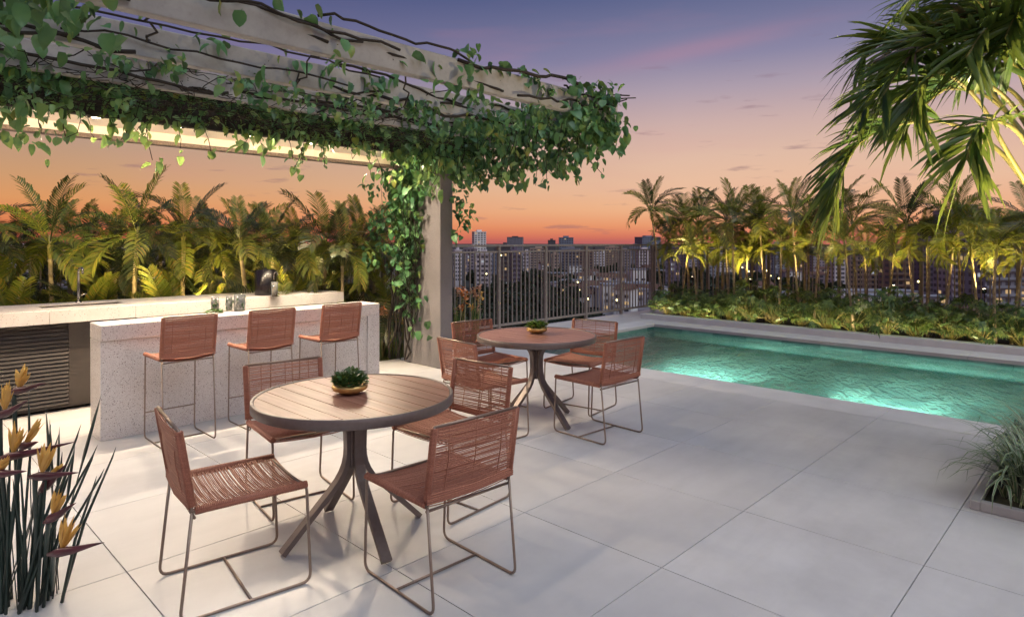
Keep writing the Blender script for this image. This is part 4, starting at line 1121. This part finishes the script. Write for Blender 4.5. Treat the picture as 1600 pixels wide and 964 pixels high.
# ------------------------------------------------------------------ striped grass planter
pl = thing('planter_box', 'low stone planter kerb at the right edge of the terrace', 'planter', (4.52, .68, 0))
MB().bbox((0, -.05, 0), (1.7, 0, .055), .004).bbox((0, -2.2, 0), (.05, -.0505, .055), .004).bbox((1.65, -2.2, 0), (1.7, -.0505, .055), .004).bbox((.0505, -2.2, 0), (1.6495, -2.15, .055), .004).build('kerb', M['planter'], pl)
MB().box((.05, -2.15, .001), (1.65, -.05, .03)).build('soil', M['soil'], pl)
def tuft(loc, label, seed, n=190, L_=.57):
    rn = random.Random(seed); t = thing('striped_grass', label, 'grass plant', loc, 0, 'striped grass plants in the planter')
    vs = []; fs = []; uvs = []
    for i in range(n):
        a = rn.uniform(0, 6.28); b = Vector((rn.gauss(0, .05), rn.gauss(0, .05), 0)); ll = L_ * rn.uniform(.55, 1.1); el_ = R(rn.uniform(48, 88)); w = rn.uniform(.007, .013)
        p = b.copy(); sd_ = Vector((-math.sin(a), math.cos(a), 0)); K = 6; dr = rn.uniform(.12, .42)
        o = len(vs)
        for j in range(K + 1):
            ww = w * (1 - (j / K) ** 2.2) + .0006
            vs += [p + sd_ * ww, p - sd_ * ww]; uvs.append(j / K)
            p = p + Vector((math.cos(a) * math.cos(el_), math.sin(a) * math.cos(el_), math.sin(el_))) * ll / K; el_ -= dr * (.6 + j * .28)
        fs += [(o + 2 * j, o + 2 * j + 1, o + 2 * j + 3, o + 2 * j + 2) for j in range(K)]
    me = MB().add(vs, fs).mesh('blades', M['striped'])
    uv = me.uv_layers.new(name='UVMap')
    for pgn in me.polygons:
        for li in pgn.loop_indices:
            vi = me.loops[li].vertex_index; uv.data[li].uv = (vi % 2, 0)
    link('blades', me, t, kind='stuff')
for i, (x, y, lab) in enumerate(((4.80, .42, 'striped grass plant in the near corner of the low planter'), (5.12, .38, 'striped grass plant second in the row along the planter edge'), (5.45, .42, 'striped grass plant third in the row along the planter edge'), (5.78, .40, 'pale striped grass plant at the pool end of the planter'),
                     (4.82, .05, 'striped grass plant in the planter cut by the frame edge'), (5.2, .0, 'striped grass plant set back in the planter'), (5.6, .05, 'striped grass plant set back near the pool end'), (4.85, -.4, 'striped grass plant beyond the right frame edge'))):
    tuft((x, y, .03), lab, 60 + i)

# ------------------------------------------------------------------ bird of paradise flowers
def bop_flower(t, base, p0, tip, sep, small=1., parts=None):
    """p0 base of the beak, tip its point, sep top of the sepals (all local)"""
    st_ = spline([base, base.lerp(p0, .5) + Vector((0, 0, .02)), p0], 6)
    MB().tube(st_, [.009 * small] * len(st_), 6).build('stem', M['bop_stem'], t, True)
    ax = tip - p0; L_ = ax.length; d = ax.normalized()
    pts = [p0 - d * .03 * small, p0 + d * L_ * .12, p0 + d * L_ * .4 + Vector((0, 0, -.004)), p0 + d * L_ * .75, tip]
    MB().tube(pts, [.006 * small, .019 * small, .014 * small, .007 * small, .0008], 6, True, 1.0).build('bract', M['bract'], t, True)
    rn = random.Random(int(abs(p0.x * 1000 + p0.z * 777)))
    c0 = p0 + d * L_ * .16 + Vector((0, 0, .008)); up = sep - c0; ul = up.length
    for k_ in range(11):
        a = (k_ - 5) / 5
        dr = (up.normalized() + d * a * .5 + Vector((rn.uniform(-.12, .12), rn.uniform(-.12, .12), 0))).normalized()
        ll = ul * rn.uniform(.95, 1.3) * (1 - .12 * abs(a)); sdv = dr.cross(Vector((rn.uniform(-1, 1), rn.uniform(-1, 1), .2))).normalized()
        q_ = [c0, c0 + dr * ll * .35, c0 + dr * ll * .7, c0 + dr * ll]
        ws = [.004, .011, .009, .001]; vs = []
        nn = dr.cross(sdv).normalized()
        for c_, w in zip(q_, ws): vs += [c_ + sdv * w * small, c_ + nn * w * .4 * small, c_ - sdv * w * small]
        fs = []
        for j in range(3):
            b_ = j * 3; fs += [(b_, b_ + 1, b_ + 4, b_ + 3), (b_ + 1, b_ + 2, b_ + 5, b_ + 4)]
        MB().add(vs, fs).build('sepal', M['sepal'], t, True)
def W3(px, py, d): return ray(px, d, py)
clumps = [
 ((6, 950, 2.72), [((22, 612), (72, 598), (40, 575), 2.6), ((0, 650), (44, 625), (10, 604), 2.5), ((2, 716), (118, 690), (30, 668), 2.45), ((34, 697), (60, 690), (62, 662), 2.5), ((-10, 740), (42, 736), (12, 716), 2.4)],
  'bird of paradise clump at the left frame edge with the highest flowers'),
 ((62, 942, 2.76), [((54, 744), (124, 738), (76, 701), 2.38), ((76, 812), (119, 785), (98, 772), 2.4), ((84, 864), (163, 847), (114, 813), 2.28), ((66, 765), (104, 724), (94, 728), 2.5)],
  'bird of paradise clump leaning right with the lowest flower near the floor joint')]
for (bx_, by_, bd), fl_, lab in clumps:
    b = ray(bx_, bd, by_); b.z = 0
    t = thing('bird_of_paradise', lab, 'flower', b, 0, 'bird of paradise plants in the left corner')
    rn = random.Random(bx_ + 50)
    for (a, c_, s, d) in fl_:
        d += .15; p0 = W3(*a, d) - b; tip = W3(*c_, d - .05) - b; sp_ = W3(*s, d) - b
        bop_flower(t, Vector((rn.uniform(-.06, .06), rn.uniform(-.06, .06), 0)), p0, tip, sp_)
    for k_ in range(13):   # stiff stalks and closed spears
        th = rn.uniform(0, 1); L_ = rn.uniform(.35, .95)
        lean = ray(800, 1) * 0 + Vector((sA, -cA, 0)) * rn.uniform(.1, .62) * (1 if bx_ > 30 else .45) + Vector((cA, sA, 0)) * rn.uniform(-.3, .1)
        a = Vector((rn.uniform(-.09, .09), rn.uniform(-.09, .09), 0)); e = a + lean * L_ * .8 + Vector((0, 0, L_))
        MB().tube([a, a.lerp(e, .5) - lean * .05, a.lerp(e, .93), e], [.011, .010, .006, .001], 5, True, .6).build('stalk', M['bop_stem'], t, True)
    for k_ in range(6):
        L_ = rn.uniform(.5, .9); lean = Vector((sA, -cA, 0)) * rn.uniform(-.25, .4)
        a = Vector((rn.uniform(-.09, .09), rn.uniform(-.09, .09), 0)); e = a + lean * L_ + Vector((0, 0, L_))
        MB().tube([a, a.lerp(e, .6), a.lerp(e, .72), a.lerp(e, .88), e], [.008, .008, .02, .016, .001], 6, True, .25).build('leaf', M['bop_stem'], t, True)

def heliconia(loc, label, seed, n, h, spread, mats, grp):
    rn = random.Random(seed); t = thing('flowering_plant', label, 'flower', loc, 0, grp)
    for k_ in range(n):
        a = Vector((rn.gauss(0, spread * .35), rn.gauss(0, spread * .35), 0)); e = a + Vector((rn.gauss(0, spread * .5), rn.gauss(0, spread * .5), h * rn.uniform(.6, 1.05)))
        MB().tube([a, a.lerp(e, .5) + Vector((rn.gauss(0, .01), rn.gauss(0, .01), 0)), e], [.006, .005, .004], 5).build('stem', M['bop_dry' if k_ % 2 else 'rachis'], t, True)
        mb = MB(); m0 = rn.choice(mats)
        for j in range(9):
            mb.add(*LEAFS[3], lm(e + Vector((rn.gauss(0, .012), rn.gauss(0, .012), rn.uniform(-.09, .03))), rn.uniform(0, 6.28), -rn.uniform(.3, 1.3), rn.uniform(-.6, .6), rn.uniform(.35, .75)))
        mb.build('bloom', M[m0], t, True)
    mb = MB()
    for k_ in range(46):
        a = rn.uniform(0, 6.28); L_ = h * rn.uniform(.4, .95)
        b0 = Vector((rn.gauss(0, spread * .3), rn.gauss(0, spread * .3), 0)); dv = Vector((math.cos(a), math.sin(a), 0)) * rn.uniform(.05, .35) * L_
        sdv = Vector((-math.sin(a), math.cos(a), 0)) * .007
        p1 = b0 + dv * .4 + Vector((0, 0, L_ * .6)); p2 = b0 + dv + Vector((0, 0, L_ * .95))
        mb.add([b0 - sdv, b0 + sdv, p1 - sdv, p1 + sdv, p2], [(0, 1, 3, 2), (2, 3, 4)])
    mb.build('blades', M['shrub'], t, kind='stuff')
heliconia((4.90, 7.32, 0), 'orange flowering plant just right of the bar, nearest the counter end', 1, 9, .75, .16, ['orange', 'orange', 'peach'], 'flowers between the bar and the pillar')
heliconia((5.16, 7.30, 0), 'orange and cream flowering plant at the foot of the pillar vine', 2, 10, .62, .17, ['orange', 'sepal', 'peach'], 'flowers between the bar and the pillar')
heliconia((5.12, 7.75, 0), 'taller flowering plant set back behind the other two by the bar', 3, 8, .85, .16, ['orange', 'peach'], 'flowers between the bar and the pillar')
heliconia((6.42, 7.35, 0), 'peach flowering stems right beside the pillar base', 4, 8, .80, .12, ['peach', 'orange'], 'flowers behind the pool table')
heliconia((6.80, 7.42, 0), 'peach flowering stems seen above the chair back by the railing', 5, 9, .78, .12, ['peach', 'sepal'], 'flowers behind the pool table')
rn = random.Random(8); mb = MB()
for k_ in range(5200):
    x = rn.uniform(4.33, 6.25); y = rn.uniform(7.05, 8.0)
    a = rn.uniform(0, 6.28); h_ = rn.uniform(.03, .07); s = Vector((math.cos(a) * .003, math.sin(a) * .003, 0)); p = Vector((x, y, -.006))
    mb.add([p - s, p + s, p + Vector((rn.gauss(0, .012), rn.gauss(0, .012), h_))], [(0, 1, 2)])
mb.build('lawn', M['grass'], label='small patch of short grass between the bar and the pillar', cat='grass', kind='stuff')
for i, (x, y) in enumerate(((4.0, 7.25), )):
    pass
MB().box((4.0, 7.04, -.2), (4.31, 7.2, -.006)).build('lawn_soil', M['soil'], kind='structure')

# ------------------------------------------------------------------ the city below
GZ = -36.
MB().add([(-6000, -6000, GZ), (9000, -6000, GZ), (9000, 9000, GZ), (-6000, 9000, GZ)], [(0, 1, 2, 3)]).build('city_ground', M['city'], kind='structure')
FARM = {n: m_far('facade_' + n, tuple(min(.75, x * 2.0) for x in c)) for n, c in dict(lilac=(.16, .145, .17), pale=(.30, .28, .30), grey=(.12, .125, .15), brown=(.14, .10, .085), tan=(.20, .155, .13), blue=(.09, .11, .15), white=(.42, .42, .46), purple=(.085, .07, .10), dark=(.05, .045, .05)).items()}  # facade colours lightened, standing in for haze over the city
M['winglass'] = m_plain('dark_window', (.07, .07, .095), .4, .3, .5)
M['winlit'] = m_emit('lit_window', (1, .66, .32), .55)
M['winwhite'] = m_emit('cool_lit_window', (.85, .9, 1), .4)
M['roof'] = m_plain('far_roof', (.12, .06, .045), .8, .3, .3)
def building(x0, x1, yt, d, c, lit, label, floors=None, band=False, seed=0, turn=None, depthf=.8, name='apartment_building'):
    rn = random.Random(seed)
    w = (x1 - x0) * d / 1000; cx = (x0 + x1) / 2; o = ray(cx, d); o.z = GZ
    H_ = HC + (378 - yt) / 1000 * d - GZ
    rz_ = AZ - PI / 2 + (rn.uniform(-.35, .35) if turn is None else turn)
    t = thing(name, label, 'building', o, rz_)
    dp = max(10, w * depthf)
    MB().box((-w / 2, 0, 0), (w / 2, dp, H_)).build('wall', FARM[c], t)
    MB().box((-w / 2 - .3, -.3, H_ + .01), (w / 2 + .3, dp + .3, H_ + .9)).box((-w * .2, dp * .3, H_ + .95), (w * .18, dp * .7, H_ + 3.4)).build('roof', FARM['dark' if rn.random() < .3 else c], t)
    fh = 3.1 if floors is None else H_ / floors
    ncol = max(3, int(w / 3.6)); nr = int((min(H_, 60)) / fh) - 1
    dk = MB(); lt = MB(); wh = MB(); zs_ = MB()
    for face in range(3):
        ww = w if face == 0 else dp; nc = ncol if face == 0 else max(2, int(dp / 4))
        for r_ in range(nr):
            z0_ = H_ - (r_ + 1) * fh + .8
            if z0_ < 0: break
            for k_ in range(nc):
                u0 = -ww / 2 + ww * (k_ + .2) / nc; u1 = -ww / 2 + ww * (k_ + .8) / nc
                tgt = dk if rn.random() > lit * .24 else (lt if rn.random() < .7 else wh)
                if face == 0: vs = [(u0, -.05, z0_), (u1, -.05, z0_), (u1, -.05, z0_ + 1.5), (u0, -.05, z0_ + 1.5)]
                else:
                    sx_ = -1 if face == 1 else 1; xx = sx_ * (w / 2 + .05)
                    vs = [(xx, u0 + dp / 2, z0_), (xx, u1 + dp / 2, z0_), (xx, u1 + dp / 2, z0_ + 1.5), (xx, u0 + dp / 2, z0_ + 1.5)]
                tgt.add(vs, [(0, 1, 2, 3)])
            if band and face == 0: zs_.box((-w / 2 - .05, -.9, z0_ - 1.0), (w / 2 + .05, -.06, z0_ - .2))
    for m_, n_, mt in ((dk, 'windows', M['winglass']), (lt, 'lit_windows', M['winlit']), (wh, 'bright_windows', M['winwhite']), (zs_, 'balconies', FARM[c])):
        if m_.v: m_.build(n_, mt, t, kind='stuff')
CT = [ # x0 x1 ytop depth colour lit note band
 (711, 722, 392, 520, 'pale', .12, 'pale narrow tower directly right of the pillar', 0),
 (724, 741, 389, 620, 'lilac', .15, 'lilac grey block behind the left end of the railing', 0),
 (741, 760, 363, 900, 'white', .45, 'white tower with bright lit top bands rising above the railing', 0),
 (744, 764, 398, 430, 'pale', .12, 'pale apartment slab below the bright white tower', 0),
 (766, 780, 394, 500, 'blue', .08, 'blue grey block beside the wide railing post', 0),
 (783, 797, 387, 420, 'dark', .25, 'dark brown tower with yellow lit windows', 1),
 (799, 815, 392, 440, 'purple', .22, 'dark tower with pale balcony bands', 1),
 (792, 816, 371, 1700, 'grey', .05, 'distant bluish block poking above the railing', 0),
 (817, 826, 396, 560, 'pale', .12, 'narrow pale tower between dark and tan ones', 0),
 (828, 856, 389, 760, 'tan', .08, 'broad tan building left of centre beyond the fence', 0),
 (857, 868, 376, 1100, 'dark', .12, 'small dark block on the skyline', 0),
 (862, 874, 398, 620, 'tan', .2, 'tan tower behind the succulent bowl', 0),
 (874, 896, 372, 1000, 'blue', .1, 'blue grey high building on the skyline', 0),
 (878, 905, 390, 700, 'grey', .15, 'wide grey block with a few lit windows', 1),
 (905, 926, 394, 640, 'brown', .12, 'brown tower in the middle of the skyline', 1),
 (925, 946, 391, 760, 'pale', .1, 'pale striped slab over the treetops', 0),
 (946, 968, 387, 820, 'tan', .2, 'tan residential tower with lit stairwell', 1),
 (968, 986, 393, 700, 'lilac', .1, 'lilac tower right of the tan one', 0),
 (984, 1000, 384, 1100, 'grey', .1, 'grey skyline block behind the railing post', 0),
 (998, 1020, 392, 640, 'pale', .12, 'pale tower left of the first palm', 0),
 (1002, 1034, 371, 1200, 'blue', .08, 'broad bluish building behind the leaning palm', 0),
 (1040, 1062, 388, 430, 'purple', .3, 'dark purple tower full of lit windows behind the first palms', 0),
 (1070, 1096, 384, 700, 'lilac', .12, 'lilac tower behind the left group of palms', 0),
 (1100, 1120, 394, 560, 'grey', .12, 'grey tower seen between palm stems', 0),
 (1124, 1150, 388, 800, 'pale', .08, 'pale block behind the palm stems', 0),
 (1158, 1176, 380, 900, 'tan', .15, 'tan skyline building behind the palms', 0),
 (1180, 1204, 392, 620, 'purple', .22, 'purple grey tower at mid planting bed', 0),
 (1208, 1236, 382, 760, 'grey', .12, 'grey slab behind the crowded palms', 0),
 (1240, 1262, 396, 560, 'brown', .2, 'brown block in the palm gap', 0),
 (1268, 1300, 386, 700, 'lilac', .14, 'wide lilac block near the middle of the palms', 0),
 (1304, 1330, 398, 480, 'pale', .12, 'white sided block above the dark trees', 0),
 (1330, 1368, 400, 420, 'tan', .3, 'low tan apartment block with lit rooms', 1),
 (1372, 1392, 380, 800, 'grey', .12, 'grey tower behind the right hand palms', 0),
 (1390, 1424, 392, 340, 'brown', .35, 'brown apartment block with yellow windows', 1),
 (1424, 1446, 372, 700, 'purple', .2, 'purple tower right of the brown block', 0),
 (1440, 1484, 352, 380, 'purple', .14, 'big purple grey tower above the railing', 1),
 (1490, 1560, 330, 300, 'lilac', .12, 'tallest lilac grey block at the right of the view', 1),
 (1536, 1600, 372, 240, 'grey', .18, 'near grey block with lit windows at the right edge', 1),
 (1590, 1660, 340, 330, 'brown', .15, 'brown block beyond the right frame edge', 1),
 (-60, 30, 392, 300, 'pale', .12, 'pale building at the far left behind the palms', 1),
 (48, 88, 386, 520, 'lilac', .2, 'lilac building behind the largest left palm', 0),
 (110, 150, 392, 420, 'grey', .18, 'grey building left of the tap', 0),
 (170, 204, 384, 600, 'pale', .12, 'pale tower behind the tap palm', 0),
 (236, 272, 394, 380, 'pale', .2, 'pale block between two palm trunks', 1),
 (300, 326, 386, 700, 'purple', .2, 'purple tower behind the slim palm', 0),
 (340, 372, 396, 360, 'blue', .15, 'blue grey block behind the vases', 0),
 (396, 420, 382, 800, 'lilac', .15, 'lilac tower behind the black bucket', 0),
 (452, 486, 392, 460, 'grey', .2, 'grey block behind the counter end', 0),
 (524, 550, 386, 640, 'tan', .2, 'tan tower left of the pillar', 0),
 (596, 634, 390, 420, 'pale', .2, 'pale block with lit windows beside the pillar vine', 0)]
for i, (x0, x1, yt, d, c, lit, lab, bd) in enumerate(CT): building(x0, x1, yt, d, c, lit, lab, band=bool(bd), seed=i)
# small houses among the trees
rn = random.Random(4)
def house(px, d, w, dp, h, label, c='white', lit=0):
    o = ray(px, d); o.z = GZ + 5
    t = thing('house', label, 'house', o, AZ - PI / 2 + rn.uniform(-.5, .5), 'low houses below the terrace')
    MB().box((-w / 2, 0, -4), (w / 2, dp, h)).build('wall', FARM[c], t)
    if rn.random() < .55:
        MB().add([(-w / 2 - .5, -.5, h), (w / 2 + .5, -.5, h), (w / 2 + .5, dp + .5, h), (-w / 2 - .5, dp + .5, h), (-w / 2, dp / 2, h + 2.2), (w / 2, dp / 2, h + 2.2)], [(0, 1, 5, 4), (2, 3, 4, 5), (1, 2, 5), (3, 0, 4), (0, 3, 2, 1)]).build('roof', M['roof'], t)
    else: MB().box((-w / 2 - .3, -.3, h + .01), (w / 2 + .3, dp + .3, h + .7)).build('roof', FARM['grey'], t)
    mw = MB(); ml = MB()
    n = max(2, int(w / 4))
    for k_ in range(n):
        for z_ in ([1.2] if h < 5 else [1.2, 4.2, 7.2][:int(h / 3)]):
            (ml if rn.random() < .18 else mw).box((-w / 2 + w * (k_ + .25) / n, -.12, z_), (-w / 2 + w * (k_ + .75) / n, -.02, z_ + 1.4))
    if mw.v: mw.build('windows', M['winglass'], t, kind='stuff')
    if ml.v: ml.build('lit_windows', M['winlit'], t, kind='stuff')
hs = []
for i in range(34):
    px = rn.uniform(862, 1040); d = rn.uniform(330, 640)
    hs.append((px, d))
hs += [(rn.uniform(790, 860), rn.uniform(480, 700)) for i in range(5)] + [(rn.uniform(1180, 1330), rn.uniform(300, 560)) for i in range(12)]
hs.sort()
for i, (px, d) in enumerate(hs):
    house(px, d, rn.uniform(9, 18), rn.uniform(8, 12), rn.choice([3.5, 6.5, 6.5, 9]), f'small pale house among dark trees below the railing, {nth[min(i,56)]} from the left', rn.choice(['white', 'pale', 'white', 'tan', 'lilac']))
for i, (px, d, w, h) in enumerate(((952, 300, 6, 12), (972, 290, 8, 11), (1376, 300, 34, 9), (1420, 270, 30, 9), (1500, 220, 36, 8), (1560, 200, 24, 7), (1000, 420, 10, 14))):
    house(px, d, w, 12, h, ['white block with narrow upright wall below the railing', 'white block just right of the narrow white wall', 'long white low building behind the right palms', 'second white low building right of the long one', 'wide pale low building near the right edge', 'low pale hall at the right edge', 'taller white house standing above the other roofs'][i], 'white')
# street lamps as small glowing globes on poles
M['street'] = m_emit('street_lamp_globe', (1, .85, .35), 7)
for i, (px, py, d) in enumerate(((903, 441, 360), (905, 453, 330), (964, 469, 270), (919, 467, 300), (976, 450, 400), (1170, 424, 420), (1198, 423, 420), (1204, 431, 390), (1217, 435, 360), (1435, 440, 280), (783, 399, 380), (1160, 418, 460), (760, 428, 420), (1290, 425, 400))):
    p = ray(px, d, py)
    t = thing('street_lamp', f'street lamp glowing in the city below, {nth[i]} counted from the railing lamps', 'street lamp', (p.x, p.y, GZ), 0, 'street lamps in the city below')
    hh = p.z - GZ
    MB().tube([(0, 0, 0), (0, 0, hh - .4)], .12, 5).build('pole', M['bronze'], t)
    MB().lathe([(0, hh - .45), (.4, hh - .2), (.45, hh), (.3, hh + .35), (0, hh + .45)], 10).build('globe', M['street'], t, True)
# dark woodland masses
rn = random.Random(12)
def blob(mb, c, r_, hz):
    n = int(26 + r_ * 3)
    for i in range(n * 3):
        th = rn.uniform(0, 6.28); ph = math.acos(rn.uniform(-.2, 1)); rr_ = r_ * rn.uniform(.82, 1.08)
        p = Vector(c) + Vector((math.cos(th) * math.sin(ph) * rr_, math.sin(th) * math.sin(ph) * rr_, math.cos(ph) * rr_ * hz))
        s = r_ * rn.uniform(.16, .34); a = Vector((rn.gauss(0, 1), rn.gauss(0, 1), rn.gauss(0, 1))).normalized(); b = a.orthogonal().normalized(); c2 = a.cross(b)
        mb.add([p + b * s, p + c2 * s * .7, p - b * s, p - c2 * s * .8 + a * s * .3], [(0, 1, 2, 3)])
    bm = bmesh.new(); bmesh.ops.create_icosphere(bm, subdivisions=1, radius=r_ * .86)
    bm.verts.index_update()
    mb.add([(v_.co.x + c[0], v_.co.y + c[1], v_.co.z * hz + c[2]) for v_ in bm.verts], [tuple(v_.index for v_ in f.verts) for f in bm.faces]); bm.free()
mb = MB()
def canopy(x0, x1, d0, d1, n, top):
    for i in range(n):
        px = rn.uniform(x0, x1); d = rn.uniform(d0, d1); p = ray(px, d); r_ = rn.uniform(4, 8)
        blob(mb, (p.x, p.y, GZ + rn.uniform(2, top)), r_, .9)
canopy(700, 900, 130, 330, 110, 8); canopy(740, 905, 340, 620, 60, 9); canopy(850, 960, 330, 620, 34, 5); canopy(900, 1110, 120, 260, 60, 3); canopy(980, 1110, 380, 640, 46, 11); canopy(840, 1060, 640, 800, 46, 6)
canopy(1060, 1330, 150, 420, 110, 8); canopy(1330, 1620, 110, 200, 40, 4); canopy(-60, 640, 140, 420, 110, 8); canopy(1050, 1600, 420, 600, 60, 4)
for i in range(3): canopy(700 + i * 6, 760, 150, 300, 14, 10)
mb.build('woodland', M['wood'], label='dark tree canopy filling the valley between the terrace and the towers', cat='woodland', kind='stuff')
